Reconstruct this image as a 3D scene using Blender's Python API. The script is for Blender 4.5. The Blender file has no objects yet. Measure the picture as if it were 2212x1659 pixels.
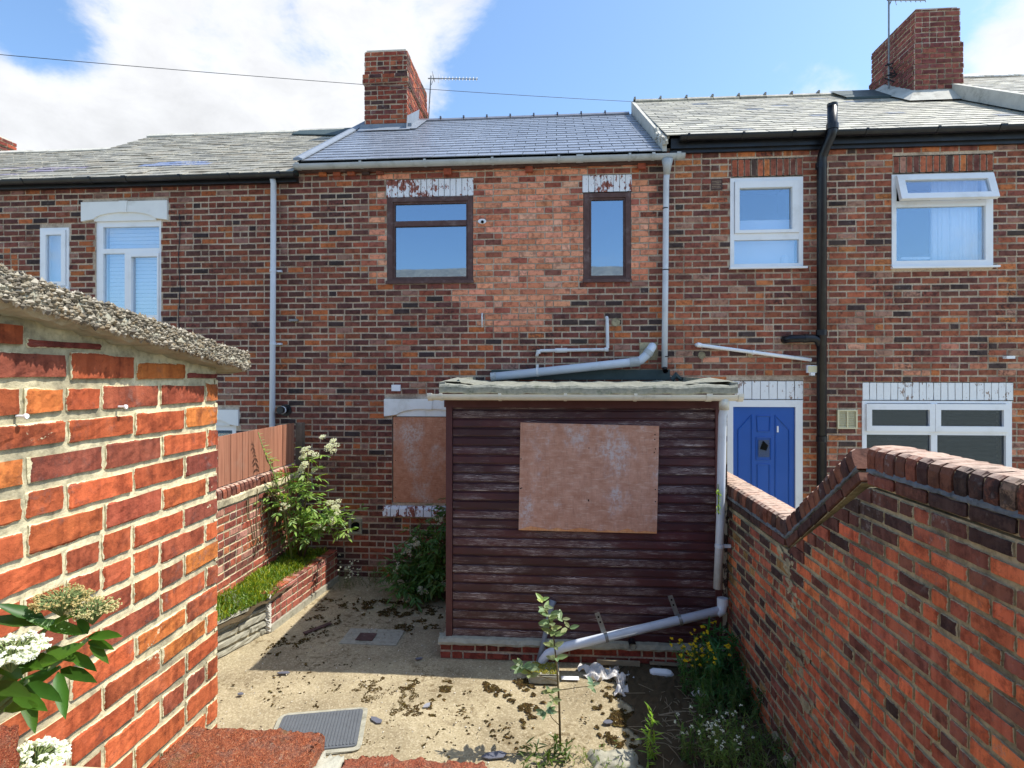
import bpy, math, random
from mathutils import Matrix, Vector, noise
R = math.radians
SC = bpy.context.scene
COL = SC.collection

# ------------------------------------------------------------------ camera, sky, sun, exposure
cam_d = bpy.data.cameras.new('camera')
cam = bpy.data.objects.new('camera', cam_d); COL.objects.link(cam)
cam.location = (0, 0, 2.75)
cam.rotation_euler = (R(90), 0, R(4.2033))
cam_d.sensor_width = 36; cam_d.lens = 19.855; cam_d.shift_y = -0.0079
cam_d.clip_start = 0.05; cam_d.clip_end = 3000
SC.camera = cam
SUN_DIR = Vector((1.62, 0.13, 2.5)).normalized()          # towards the sun: from the right, a touch behind the terrace
sun_d = bpy.data.lights.new('sun', 'SUN'); sun_d.energy = 2.25; sun_d.angle = R(0.5); sun_d.color = (1, .95, .87)
sun = bpy.data.objects.new('sun', sun_d); COL.objects.link(sun)
sun.rotation_euler = SUN_DIR.to_track_quat('Z', 'Y').to_euler(); sun.location = (20, 2, 30)
SC.view_settings.view_transform = 'Standard'; SC.view_settings.look = 'None'
SC.view_settings.gamma = 1; SC.view_settings.use_curve_mapping = False
SC.view_settings.exposure = 1.5
SC.render.resolution_x = 1024; SC.render.resolution_y = 768

W = bpy.data.worlds.new('World'); SC.world = W; W.use_nodes = True
def build_world():
    t = W.node_tree; t.nodes.clear(); N = t.nodes.new; Lk = t.links.new
    out = N('ShaderNodeOutputWorld'); bg = N('ShaderNodeBackground'); Lk(bg.outputs[0], out.inputs[0])
    sky = N('ShaderNodeTexSky'); sky.sky_type = 'NISHITA'; sky.sun_disc = False
    sky.sun_elevation = math.asin(SUN_DIR.z); sky.sun_rotation = math.atan2(SUN_DIR.x, SUN_DIR.y)
    sky.altitude = 50; sky.air_density = 1.0; sky.dust_density = 1.4; sky.ozone_density = 2.0
    tc = N('ShaderNodeTexCoord')
    nz = N('ShaderNodeVectorMath'); nz.operation = 'NORMALIZE'; Lk(tc.outputs['Generated'], nz.inputs[0])
    d = nz.outputs[0]
    def math_(op, a, b=None):
        m = N('ShaderNodeMath'); m.operation = op
        for i, x in enumerate((a, b)):
            if x is None: continue
            if isinstance(x, (int, float)): m.inputs[i].default_value = x
            else: Lk(x, m.inputs[i])
        return m.outputs[0]
    def noise_(scale, det, rough, off):
        mp = N('ShaderNodeMapping'); mp.inputs['Location'].default_value = off; mp.inputs['Scale'].default_value = (1, 1, 1.7)
        Lk(d, mp.inputs[0]); n = N('ShaderNodeTexNoise'); n.inputs['Scale'].default_value = scale
        n.inputs['Detail'].default_value = det; n.inputs['Roughness'].default_value = rough
        n.inputs['Distortion'].default_value = .25
        Lk(mp.outputs[0], n.inputs['Vector']); return n.outputs[0]
    n1 = noise_(3.6, 10, .6, (.3, 1.7, .2)); n2 = noise_(10, 8, .65, (4, 2, 7))
    dens = math_('ADD', math_('MULTIPLY', n1, .8), math_('MULTIPLY', n2, .26))
    # cumulus banks (direction, radius, weight) as the photograph's sky has them, with broken cloud elsewhere
    def ray(u, v):
        th = R(4.2033); r = (u-1106)/1220; f = Vector((-math.sin(th), math.cos(th), 0)); q = Vector((math.cos(th), math.sin(th), 0))
        return (f + q*r + Vector((0, 0, (812-v)/1220))).normalized()
    for (u, v, rad, w) in ((600, 240, .30, .24), (330, 300, .24, .22), (110, 290, .24, .24), (-100, 280, .2, .2), (840, 230, .19, .16), (960, 60, .15, .14), (740, 10, .15, .12), (480, -10, .17, .13), (250, 0, .12, .10), (2190, 170, .16, .20), (2180, 20, .13, .12), (1780, 190, .16, .34), (1640, 170, .08, .16),
                           (1300, 150, .26, -.30), (1560, 60, .34, -.30), (1480, 190, .2, -.12), (60, 95, .10, -.22), (250, 125, .07, -.12), (450, 85, .12, -.10), (640, 120, .10, -.07), (1110, 180, .12, -.14), (1960, 20, .16, -.2)):
        ds = N('ShaderNodeVectorMath'); ds.operation = 'DISTANCE'; Lk(d, ds.inputs[0]); ds.inputs[1].default_value = ray(u, v)
        mr = N('ShaderNodeMapRange'); mr.interpolation_type = 'SMOOTHSTEP'
        mr.inputs[1].default_value = 0; mr.inputs[2].default_value = rad; mr.inputs[3].default_value = w; mr.inputs[4].default_value = 0
        Lk(ds.outputs['Value'], mr.inputs[0]); dens = math_('ADD', dens, mr.outputs[0])
    cl = N('ShaderNodeMapRange'); cl.interpolation_type = 'SMOOTHSTEP'; cl.inputs[1].default_value = .555; cl.inputs[2].default_value = .76
    Lk(dens, cl.inputs[0])
    sh = N('ShaderNodeMapRange'); sh.inputs[1].default_value = .6; sh.inputs[2].default_value = 1.05; sh.inputs[3].default_value = 1.1; sh.inputs[4].default_value = .86
    Lk(math_('ADD', dens, math_('MULTIPLY', math_('SUBTRACT', n2, .5), .6)), sh.inputs[0])
    cc = N('ShaderNodeMix'); cc.data_type = 'RGBA'; cc.blend_type = 'MULTIPLY'; cc.inputs[0].default_value = 1
    cc.inputs[6].default_value = CLOUD; Lk(sh.outputs[0], cc.inputs[7])
    tint = N('ShaderNodeMix'); tint.data_type = 'RGBA'; tint.blend_type = 'MULTIPLY'; tint.inputs[0].default_value = 1
    Lk(sky.outputs[0], tint.inputs[6]); tint.inputs[7].default_value = SKYT
    mx = N('ShaderNodeMix'); mx.data_type = 'RGBA'; Lk(math_('MULTIPLY', cl.outputs[0], .97), mx.inputs[0]); Lk(tint.outputs[2], mx.inputs[6]); Lk(cc.outputs[2], mx.inputs[7])
    Lk(mx.outputs[2], bg.inputs[0]); bg.inputs[1].default_value = .15
CLOUD = (2.35, 2.37, 2.42, 1); SKYT = (.54, .62, .66, 1)
build_world()

# ------------------------------------------------------------------ helpers
rng = random.Random(7)
def lin(r, g, b, k=1.0):
    def f(c):
        c /= 255.; return (c/12.92 if c <= .04045 else ((c+.055)/1.055)**2.4)*k
    return (f(r), f(g), f(b))
class MB:
    def __init__(s): s.v = []; s.f = []; s.c = []; s.e = []; s.cur = (1, 1, 1)
    def add(s, vs, fs, col=None, edge=None):
        o = len(s.v); s.v += [tuple(p) for p in vs]; s.f += [tuple(i+o for i in q) for q in fs]
        s.c += [col or s.cur]*len(vs); s.e += (edge if edge else [1.0]*len(vs)); return s
    def box(s, x0, x1, y0, y1, z0, z1, col=None, M=None):
        vs = [(x, y, z) for z in (z0, z1) for y in (y0, y1) for x in (x0, x1)]
        if M is not None: vs = [M @ Vector(p) for p in vs]
        return s.add(vs, [(0, 2, 3, 1), (4, 5, 7, 6), (0, 1, 5, 4), (2, 6, 7, 3), (0, 4, 6, 2), (1, 3, 7, 5)], col)
    def tube(s, pts, r, n=10, col=None, caps=True):
        pts = [Vector(p) for p in pts]; rs = r if isinstance(r, (list, tuple)) else [r]*len(pts)
        vs = []; fs = []; a = None
        for i, p in enumerate(pts):
            t = (pts[min(i+1, len(pts)-1)] - pts[max(i-1, 0)]).normalized()
            if a is None: a = t.orthogonal().normalized()
            else:
                a = a - t*a.dot(t)
                a = a.normalized() if a.length > 1e-6 else t.orthogonal().normalized()
            b = t.cross(a)
            for k in range(n):
                an = 2*math.pi*k/n; vs.append(p + (a*math.cos(an) + b*math.sin(an))*rs[i])
        for i in range(len(pts)-1):
            for k in range(n):
                k2 = (k+1) % n; fs.append((i*n+k, i*n+k2, (i+1)*n+k2, (i+1)*n+k))
        if caps: fs += [tuple(range(n))[::-1], tuple(range((len(pts)-1)*n, len(pts)*n))]
        return s.add(vs, fs, col)
    def prism(s, poly, fn, d0, d1, col=None):          # poly (a,b) extruded from d0 to d1, fn(a,b,d) -> point
        n = len(poly); vs = [fn(a, b, d0) for a, b in poly] + [fn(a, b, d1) for a, b in poly]
        fs = [tuple(range(n)), tuple(range(2*n-1, n-1, -1))] + [(i, i+n, (i+1) % n + n, (i+1) % n) for i in range(n)]
        return s.add(vs, fs, col)
    def ring(s, x0, x1, z0, z1, w, y0, y1, col=None):   # rectangular frame in the xz plane
        wl = w if isinstance(w, (list, tuple)) else (w, w, w, w)   # left right bottom top
        o = [(x0, z0), (x1, z0), (x1, z1), (x0, z1)]; i = [(x0+wl[0], z0+wl[2]), (x1-wl[1], z0+wl[2]), (x1-wl[1], z1-wl[3]), (x0+wl[0], z1-wl[3])]
        vs = [(a, y0, b) for a, b in o] + [(a, y0, b) for a, b in i] + [(a, y1, b) for a, b in o] + [(a, y1, b) for a, b in i]
        fs = []
        for k in range(4):
            j = (k+1) % 4
            fs += [(k, j, 4+j, 4+k), (8+j, 8+k, 12+k, 12+j), (j, k, 8+k, 8+j), (4+k, 4+j, 12+j, 12+k)]
        return s.add(vs, fs, col)
    def mesh(s, name, smooth=False):
        me = bpy.data.meshes.new(name); me.from_pydata(s.v, [], s.f)
        at = me.attributes.new('bcol', 'FLOAT_COLOR', 'POINT')
        at.data.foreach_set('color', [q for c in s.c for q in (c[0], c[1], c[2], 1.0)])
        ae = me.attributes.new('edge', 'FLOAT', 'POINT'); ae.data.foreach_set('value', s.e)
        if smooth: me.polygons.foreach_set('use_smooth', [True]*len(me.polygons))
        me.update(); return me
    def build(s, name, mat, parent=None, smooth=False, kind=None):
        return put(name, s.mesh(name, smooth), mat, parent, kind=kind)
def put(name, me, mat, parent=None, loc=None, rot=None, scale=None, color=None, kind=None):
    if mat is not None and not me.materials: me.materials.append(mat)
    o = bpy.data.objects.new(name, me); COL.objects.link(o)
    if loc is not None: o.location = loc
    if rot is not None: o.rotation_euler = rot
    if scale is not None: o.scale = scale
    if color is not None: o.color = (color[0], color[1], color[2], 1)
    if parent is not None:
        o.parent = parent
        if parent.type == 'EMPTY': o.matrix_parent_inverse = Matrix.Translation(-parent.location)
    if kind: o['kind'] = kind
    return o
def tag(o, label, cat, group=None):
    o['label'] = label; o['category'] = cat
    if group: o['group'] = group
    return o
def thing(name, label, cat, loc, group=None):
    o = bpy.data.objects.new(name, None); COL.objects.link(o); o.location = loc; o.empty_display_size = .2
    return tag(o, label, cat, group)
def struct(o): o['kind'] = 'structure'; return o

# ------------------------------------------------------------------ materials
class NT:
    def __init__(s, name):
        s.m = bpy.data.materials.new(name); s.m.use_nodes = True; s.t = s.m.node_tree; s.p = s.t.nodes['Principled BSDF']; s.out = s.t.nodes['Material Output']
    def n(s, typ, **k):
        q = s.t.nodes.new(typ)
        for a, b in k.items(): setattr(q, a, b)
        return q
    def l(s, a, b): s.t.links.new(a, b)
    def sock(s, node, i, x):
        if isinstance(x, (int, float)): node.inputs[i].default_value = x
        elif isinstance(x, (tuple, list)): node.inputs[i].default_value = (*x, 1) if len(x) == 3 and node.inputs[i].type == 'RGBA' else x
        else: s.l(x, node.inputs[i])
    def math(s, op, a, b=0.0, c=None):
        m = s.n('ShaderNodeMath', operation=op); s.sock(m, 0, a); s.sock(m, 1, b)
        if c is not None: s.sock(m, 2, c)
        return m.outputs[0]
    def mix(s, f, a, b, blend='MIX'):
        m = s.n('ShaderNodeMix', data_type='RGBA', blend_type=blend); s.sock(m, 0, f); s.sock(m, 6, a); s.sock(m, 7, b); return m.outputs[2]
    def ramp(s, x, a, b, c=0.0, d=1.0, smooth=True):
        m = s.n('ShaderNodeMapRange'); m.interpolation_type = 'SMOOTHSTEP' if smooth else 'LINEAR'
        s.sock(m, 0, x)
        for i, q in enumerate((a, b, c, d)): m.inputs[i+1].default_value = q
        return m.outputs[0]
    def pos(s, scale=(1, 1, 1), off=None):
        g = s.n('ShaderNodeNewGeometry'); mp = s.n('ShaderNodeMapping'); mp.inputs['Scale'].default_value = scale; s.l(g.outputs['Position'], mp.inputs[0])
        if off is not None: s.l(off, mp.inputs['Location'])
        return mp.outputs[0]
    def noise(s, sc, det=3, rough=.55, scale=(1, 1, 1), dist=0.0, vec=None, off=None):
        q = s.n('ShaderNodeTexNoise'); q.inputs['Scale'].default_value = sc; q.inputs['Detail'].default_value = det; q.inputs['Roughness'].default_value = rough; q.inputs['Distortion'].default_value = dist
        s.l(vec if vec is not None else s.pos(scale, off), q.inputs['Vector']); return q.outputs[0]
    def voro(s, sc, scale=(1, 1, 1), out='Distance'):
        q = s.n('ShaderNodeTexVoronoi'); q.inputs['Scale'].default_value = sc; s.l(s.pos(scale), q.inputs['Vector']); return q.outputs[out]
    def attr(s, name, out='Color'): q = s.n('ShaderNodeAttribute', attribute_name=name); return q.outputs[out]
    def tone(s):                                        # the piece's own colour: mesh attribute times object colour
        oi = s.n('ShaderNodeObjectInfo'); return s.mix(1.0, s.attr('bcol'), oi.outputs['Color'], 'MULTIPLY')
    def bump(s, h, st=.5, dist=.004):
        b = s.n('ShaderNodeBump'); b.inputs['Strength'].default_value = st; b.inputs['Distance'].default_value = dist; s.l(h, b.inputs['Height']); s.l(b.outputs[0], s.p.inputs['Normal'])
    def done(s, col, rough=.8, spec=.35, metal=0.0):
        s.sock(s.p, 'Base Color', col); s.sock(s.p, 'Roughness', rough); s.p.inputs['Specular IOR Level'].default_value = spec; s.p.inputs['Metallic'].default_value = metal; return s.m

BK = 1.28
def m_brick(name, mortar, smear=.0, streak=.0, soot=.35, efflo=.25, bump=.6, fine=1.0, top=0.0):
    a = NT(name); c = a.tone()
    n1 = a.noise(13, 5, .7); n2 = a.noise(55*fine, 3, .65); n3 = a.noise(1.7, 4, .6); n4 = a.noise(26, 4, .7); n5 = a.noise(7.5, 4, .7, scale=(1.4, 1.4, 1)); pit = a.voro(140*fine)
    c = a.mix(a.ramp(n1, .44, .64), c, a.mix(1, c, (.55, .52, .54), 'MULTIPLY'))
    c = a.mix(a.ramp(n5, .54, .68, 0, .5), c, a.mix(.15, a.mix(1, c, (1.3, 1.26, 1.2), 'MULTIPLY'), (.32, .22, .17)))
    c = a.mix(a.ramp(n2, .55, .8, 0, .6), c, a.mix(1, c, (.45, .42, .45), 'MULTIPLY'))
    c = a.mix(a.ramp(n2, .42, .25, 0, .35), c, a.mix(1, c, (1.5, 1.45, 1.4), 'MULTIPLY'))
    c = a.mix(a.math('MULTIPLY', a.ramp(pit, .22, .1), a.ramp(n4, .5, .6, 0, .8)), c, a.mix(1, c, (.3, .28, .28), 'MULTIPLY'))
    if streak:
        ns = a.noise(30, 2, .5, scale=(1, 1, .07)); c = a.mix(a.ramp(ns, .52, .62, 0, streak), c, a.mix(1, c, (1.22, 1.3, 1.3), 'MULTIPLY'))
        c = a.mix(a.ramp(ns, .42, .36, 0, streak), c, a.mix(1, c, (.7, .66, .66), 'MULTIPLY'))
    c = a.mix(a.math('MULTIPLY', a.ramp(n3, .52, .7), a.ramp(n4, .38, .62, 0, soot*1.4)), c, a.mix(.75, c, (.02, .017, .018)))
    c = a.mix(a.math('MULTIPLY', a.ramp(a.noise(3.2, 3, .6, scale=(1.2, 1.2, 1)), .54, .7), a.ramp(n4, .5, .72, 0, efflo*2)), c, (.42, .36, .33))
    if smear:
        e = a.attr('edge', 'Fac'); nn = a.noise(42, 5, .7); big = a.noise(5.5, 2, .5)
        k = a.math('ADD', e, a.math('MULTIPLY', a.math('SUBTRACT', nn, .5), 2.2)); k = a.math('SUBTRACT', k, a.math('MULTIPLY', a.ramp(big, .5, .75), smear))
        c = a.mix(a.ramp(k, .30, .16), c, a.mix(a.ramp(n2, .3, .7), mortar, tuple(q*.72 for q in mortar)))
    if top:                                             # sunlit brightness of the tops painted in as paler upward faces
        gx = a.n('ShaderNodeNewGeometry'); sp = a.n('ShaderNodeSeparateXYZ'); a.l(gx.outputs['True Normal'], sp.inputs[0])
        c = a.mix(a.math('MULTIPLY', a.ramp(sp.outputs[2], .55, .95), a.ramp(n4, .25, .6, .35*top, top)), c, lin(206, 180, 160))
    h = a.math('ADD', a.math('MULTIPLY', n4, .7), a.math('MULTIPLY', n2, .5))
    a.bump(h, bump, .006); return a.done(c, .88, .25)
def m_mortar(name, col, dark, sc=1.0):
    a = NT(name); n = a.noise(3*sc, 5, .65); n2 = a.noise(45*sc, 4, .65)
    c = a.mix(a.ramp(n, .4, .68), col, dark); c = a.mix(a.ramp(n2, .4, .7), c, a.mix(1, c, (.66, .66, .66), 'MULTIPLY'))
    a.bump(n2, .8, .006); return a.done(c, .95, .15)
def m_flat(name, col, rough=.5, spec=.4, var=.25, sc=8., metal=0.0, bump=0.0, dirt=None):
    a = NT(name); n = a.noise(sc, 4, .6); c = a.mix(a.ramp(n, .35, .75, 0, var), col, tuple(q*.55 for q in col))
    if dirt: c = a.mix(a.ramp(a.noise(sc*.6, 5, .7), .5, .72, 0, dirt[3]), c, dirt[:3])
    if bump: a.bump(a.noise(sc*5, 4, .6), bump, .004)
    return a.done(c, a.ramp(n, .3, .7, rough, min(1, rough+.15)), spec, metal)
def m_slate(name, spec, rough, lich):
    a = NT(name); c = a.tone(); n = a.noise(7, 5, .65); n2 = a.noise(60, 3, .6)
    c = a.mix(a.ramp(n, .4, .72, 0, .5), c, a.mix(1, c, (.6, .6, .62), 'MULTIPLY'))
    c = a.mix(a.ramp(n2, .5, .75, 0, .4), c, a.mix(1, c, (.6, .6, .6), 'MULTIPLY'))
    if lich: c = a.mix(a.math('MULTIPLY', a.ramp(a.noise(2.4, 4, .6), .35, .65), a.ramp(a.noise(22, 4, .7), .42, .6, 0, lich)), c, lin(186, 180, 162))
    a.bump(a.noise(30, 4, .6), .35, .004); return a.done(c, rough, spec)
def m_leaf(name, rough=.45, trans=.35):
    a = NT(name); c = a.tone(); n = a.noise(30, 2, .5); c = a.mix(a.ramp(n, .4, .7, 0, .35), c, a.mix(1, c, (.55, .6, .5), 'MULTIPLY'))
    a.done(c, rough, .4); tr = a.n('ShaderNodeBsdfTranslucent'); a.l(a.mix(1, c, (1.5, 1.6, .7), 'MULTIPLY'), tr.inputs[0])
    ms = a.n('ShaderNodeMixShader'); ms.inputs[0].default_value = trans; a.l(a.p.outputs[0], ms.inputs[1]); a.l(tr.outputs[0], ms.inputs[2]); a.l(ms.outputs[0], a.out.inputs[0]); return a.m
def m_glass(name, refl, tint, rough=.01, wob=0.0, rt=(.66, .82, 1, 1)):
    a = NT(name); tr = a.n('ShaderNodeBsdfTransparent'); tr.inputs[0].default_value = (*tint, 1); gl = a.n('ShaderNodeBsdfGlossy'); gl.inputs['Roughness'].default_value = rough
    gl.inputs[0].default_value = rt
    if wob:
        b = a.n('ShaderNodeBump'); b.inputs['Strength'].default_value = wob; b.inputs['Distance'].default_value = .01; a.l(a.noise(2.5, 2, .5), b.inputs['Height']); a.l(b.outputs[0], gl.inputs['Normal'])
    lw = a.n('ShaderNodeLayerWeight'); lw.inputs[0].default_value = .5; f0 = ((refl-1)/(refl+1))**2
    fr = a.math('MULTIPLY_ADD', a.math('POWER', lw.outputs['Facing'], 5), 1-f0, f0)
    ms = a.n('ShaderNodeMixShader'); a.l(fr, ms.inputs[0]); a.l(tr.outputs[0], ms.inputs[1]); a.l(gl.outputs[0], ms.inputs[2]); a.l(ms.outputs[0], a.out.inputs[0]); return a.m
M = {}
MORT_F = lin(206, 188, 166); MORT_L = lin(220, 208, 170); MORT_R = lin(190, 176, 142)
M['brick_f'] = m_brick('facade_brick', MORT_F, smear=.35, soot=.8, efflo=.3)
M['mortar_f'] = m_mortar('facade_mortar', MORT_F, lin(156, 136, 118))
M['brick_n'] = m_brick('replacement_brick', lin(186, 150, 128), smear=.3, soot=.2, efflo=.15)
M['brick_l'] = m_brick('orange_wall_brick', MORT_L, smear=.55, streak=.7, soot=.28, efflo=.12, bump=.8)
M['mortar_l'] = m_mortar('cream_mortar', MORT_L, lin(150, 142, 118))
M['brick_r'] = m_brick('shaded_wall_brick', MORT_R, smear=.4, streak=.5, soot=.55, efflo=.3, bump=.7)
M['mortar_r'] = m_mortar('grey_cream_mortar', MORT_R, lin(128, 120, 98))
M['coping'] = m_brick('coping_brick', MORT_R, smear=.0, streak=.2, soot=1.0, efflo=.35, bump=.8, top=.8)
M['slate_new'] = m_slate('new_slate', .5, .34, 0)
M['slate_old'] = m_slate('old_slate', .35, .6, .75)
M['gutter_grey'] = m_flat('grey_plastic', lin(178, 183, 184), .45, .4, .3, 6, dirt=(*lin(95, 96, 84), .5))
M['pipe_grey'] = m_flat('blue_grey_plastic', lin(204, 211, 220), .4, .45, .15, 5, dirt=(*lin(150, 154, 156), .35))
M['pipe_pale'] = m_flat('pale_pipe', lin(214, 214, 214), .45, .4, .2, 9, dirt=(*lin(140, 132, 120), .5))
M['gutter_cream'] = m_flat('cream_plastic', lin(222, 218, 202), .45, .4, .2, 6, dirt=(*lin(120, 110, 86), .6))
M['white'] = m_flat('white_plastic', lin(234, 236, 238), .35, .45, .06, 4, dirt=(*lin(178, 176, 168), .3))
M['white_stone'] = m_flat('white_painted_stone', lin(234, 234, 230), .7, .3, .12, 5, dirt=(*lin(166, 158, 138), .4), bump=.15)
M['black'] = m_flat('black_paint', lin(15, 17, 23), .35, .5, .3, 8, dirt=(*lin(70, 68, 60), .25))
M['black_iron'] = m_flat('black_iron', lin(15, 17, 24), .3, .45, .3, 12, dirt=(*lin(64, 66, 60), .4))
M['blue'] = m_flat('blue_door_paint', lin(4, 82, 170), .3, .5, .15, 3)
M['brown_wood'] = m_flat('brown_window_wood', lin(92, 68, 64), .6, .3, .5, 14, dirt=(*lin(140, 124, 120), .5), bump=.2)
M['lead'] = m_flat('lead_flashing', lin(128, 136, 146), .5, .4, .4, 9, bump=.2)
M['render'] = m_flat('verge_render', lin(196, 192, 180), .9, .2, .35, 7, bump=.5, dirt=(*lin(120, 116, 104), .6))
M['felt'] = m_flat('mineral_felt', lin(142, 142, 130), .95, .15, .7, 26, bump=1.0, dirt=(*lin(70, 78, 62), .8))
M['flash_dark'] = m_flat('dark_flashing', lin(62, 76, 76), .6, .35, .4, 10, bump=.3)
M['dark'] = m_flat('dark_hole', lin(12, 12, 13), .8, .2, .1, 5)
M['room'] = m_flat('room_inside', lin(60, 60, 62), .9, .1, .1, 3)
M['curtain'] = m_flat('pale_curtain', lin(238, 240, 242), .9, .1, .2, 3)
M['blind'] = m_flat('window_blind', lin(232, 234, 230), .7, .2, .1, 3)
M['blind_dark'] = m_flat('dark_blind', lin(70, 68, 66), .7, .2, .2, 3)
M['glass'] = m_glass('window_glass', 3.0, (.95, .96, .97))
M['glass_old'] = m_glass('old_window_glass', 4.6, (.3, .36, .42), .015, .04)
M['glass_dark'] = m_glass('dark_window_glass', 1.75, (.55, .56, .58))
M['metal'] = m_flat('dull_metal', lin(140, 140, 138), .45, .5, .4, 20, metal=.6)
M['wire'] = m_flat('cable', lin(50, 50, 54), .6, .3, .1, 4)
M['concrete'] = m_flat('concrete', lin(168, 164, 146), .95, .15, .5, 18, bump=.9, dirt=(*lin(96, 92, 74), .5))
M['cream'] = m_flat('cream_vent', lin(214, 206, 170), .5, .4, .15, 6)
M['iron'] = m_flat('manhole_iron', lin(104, 108, 112), .6, .5, .4, 16, metal=.3, bump=.3)
M['stem'] = m_flat('plant_stem', lin(104, 92, 66), .8, .2, .4, 25)
M['stem_g'] = m_flat('green_stem', lin(122, 136, 84), .7, .3, .3, 25)
M['leaf'] = m_leaf('leaves'); M['petal'] = m_leaf('petals', .7, .3)
M['cloth'] = m_flat('white_cloth', lin(216, 212, 206), .9, .1, .15, 12)
M['stick'] = m_flat('dead_twig', lin(150, 136, 112), .9, .1, .4, 20)
M['soil'] = m_flat('soil', lin(84, 72, 54), 1, .1, .5, 24, bump=1)
M['moss'] = m_flat('moss', lin(62, 52, 26), 1, .1, .5, 40, bump=.6)
def m_ground():
    a = NT('yard_concrete'); n = a.noise(1.6, 5, .6); sp = a.voro(75, out='Color'); sx = a.n('ShaderNodeSeparateColor'); a.l(sp, sx.inputs[0]); fine = a.noise(120, 4, .75); mid = a.noise(13, 6, .75); md2 = a.noise(42, 4, .7)
    c = a.mix(a.ramp(n, .35, .68), lin(176, 162, 130), lin(146, 133, 106))
    c = a.mix(a.ramp(sx.outputs[0], .62, .8, 0, .32), c, lin(124, 108, 82)); c = a.mix(a.ramp(sx.outputs[1], .7, .85, 0, .32), c, lin(214, 200, 170)); c = a.mix(a.ramp(fine, .52, .7, 0, .6), c, lin(112, 98, 72)); c = a.mix(a.ramp(md2, .56, .68, 0, .55), c, lin(120, 104, 76))
    c = a.mix(a.math('MULTIPLY', a.ramp(mid, .5, .6), a.ramp(a.noise(1.1, 3, .5), .46, .62, 0, .75)), c, lin(92, 74, 46))
    a.bump(a.math('ADD', fine, sx.outputs[2]), .6, .006); return a.done(c, .95, .15)
M['ground'] = m_ground()
def m_boards():
    a = NT('worn_maroon_boards'); oi = a.n('ShaderNodeObjectInfo'); off = a.n('ShaderNodeCombineXYZ')
    a.l(a.math('MULTIPLY', oi.outputs['Random'], 37.0), off.inputs[0]); a.l(a.math('MULTIPLY', oi.outputs['Random'], 11.0), off.inputs[2]); of = off.outputs[0]
    base = a.mix(1, (*lin(78, 42, 44),), oi.outputs['Color'], 'MULTIPLY')
    base = a.mix(a.ramp(a.noise(3, 3, .6, off=of), .35, .7, 0, .7), base, (*lin(58, 36, 40),))
    w = a.n('ShaderNodeTexWave'); w.bands_direction = 'Z'; w.wave_profile = 'SIN'; w.inputs['Scale'].default_value = 30; w.inputs['Distortion'].default_value = 11; w.inputs['Detail'].default_value = 1.5; w.inputs['Detail Scale'].default_value = .8; w.inputs['Detail Roughness'].default_value = .4
    a.l(a.pos((.32, .32, 1), of), w.inputs['Vector']); st = a.noise(95, 4, .65, scale=(.035, 1, 1), off=of)
    region = a.ramp(a.noise(1.6, 4, .62, scale=(.9, 1, 3), off=of), .43, .62)
    line = a.math('MAXIMUM', a.ramp(w.outputs[0], .86, .97), a.ramp(st, .57, .63))
    wear = a.math('MULTIPLY', a.math('MULTIPLY', line, region), a.attr('edge', 'Fac'))
    wear = a.math('MULTIPLY', wear, a.ramp(a.noise(26, 3, .7, scale=(.4, 1, 1), off=of), .34, .6, .1, 1))
    grey = a.mix(a.math('MULTIPLY', region, .18), base, (*lin(96, 78, 80),))
    c = a.mix(wear, grey, (*lin(196, 182, 176),)); a.bump(a.math('ADD', w.outputs[0], st), .25, .002); return a.done(c, .42, .4)
M['boards'] = m_boards()
M['maroon'] = m_flat('maroon_paint', lin(86, 48, 48), .5, .4, .4, 9)
def m_ply():
    a = NT('weathered_plywood'); g1 = a.noise(9, 5, .65); g2 = a.noise(80, 3, .7, scale=(1, 1, .16)); g3 = a.noise(80, 3, .7, scale=(.16, 1, 1)); st = a.noise(1.5, 6, .68, scale=(1.3, 1, .8)); fl = a.noise(30, 4, .7)
    c = a.mix(a.ramp(g1, .3, .7), lin(204, 156, 134), lin(182, 130, 106)); c = a.mix(a.ramp(g2, .48, .75, 0, .5), c, lin(152, 106, 88)); c = a.mix(a.ramp(g3, .5, .75, 0, .5), c, lin(222, 198, 182)); c = a.mix(a.ramp(g3, .45, .3, 0, .35), c, lin(160, 116, 98))
    c = a.mix(a.math('MULTIPLY', a.ramp(st, .49, .64), a.ramp(fl, .4, .58, .15, .8)), c, lin(206, 202, 204)); c = a.mix(1, c, a.tone(), 'MULTIPLY')
    a.bump(g2, .2, .002); return a.done(c, .75, .25)
M['ply'] = m_ply()
def m_fence():
    a = NT('fence_timber'); c = a.tone(); g = a.noise(30, 4, .6, scale=(1, 1, .06)); c = a.mix(a.ramp(g, .35, .7, 0, .6), c, a.mix(1, c, (.55, .5, .5), 'MULTIPLY'))
    c = a.mix(a.ramp(a.noise(3, 4, .6), .5, .75, 0, .4), c, lin(160, 140, 124)); a.bump(g, .3, .003); return a.done(c, .85, .2)
M['fence'] = m_fence()
def m_flake(name, paint, brick, th):
    a = NT(name); c = a.mix(a.ramp(a.noise(40, 4, .6), .4, .7), brick, tuple(q*.6 for q in brick)); n = a.noise(20, 6, .72, scale=(1.3, 1, .6)); n2 = a.noise(3.1, 3, .6, scale=(1.6, 1, 1))
    k = a.math('ADD', n, a.math('MULTIPLY', a.math('SUBTRACT', n2, .5), .7))
    c = a.mix(a.ramp(k, th+.015, th-.015), c, a.mix(a.ramp(a.noise(25, 3, .6), .5, .8, 0, .25), paint, tuple(q*.7 for q in paint))); a.bump(n, .3, .004); return a.done(c, .75, .25)
M['flake'] = m_flake('flaking_white_paint', lin(230, 232, 236), lin(148, 88, 74), .56)
M['flake2'] = m_flake('thick_white_paint', lin(232, 234, 234), lin(160, 136, 122), .64)
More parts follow.
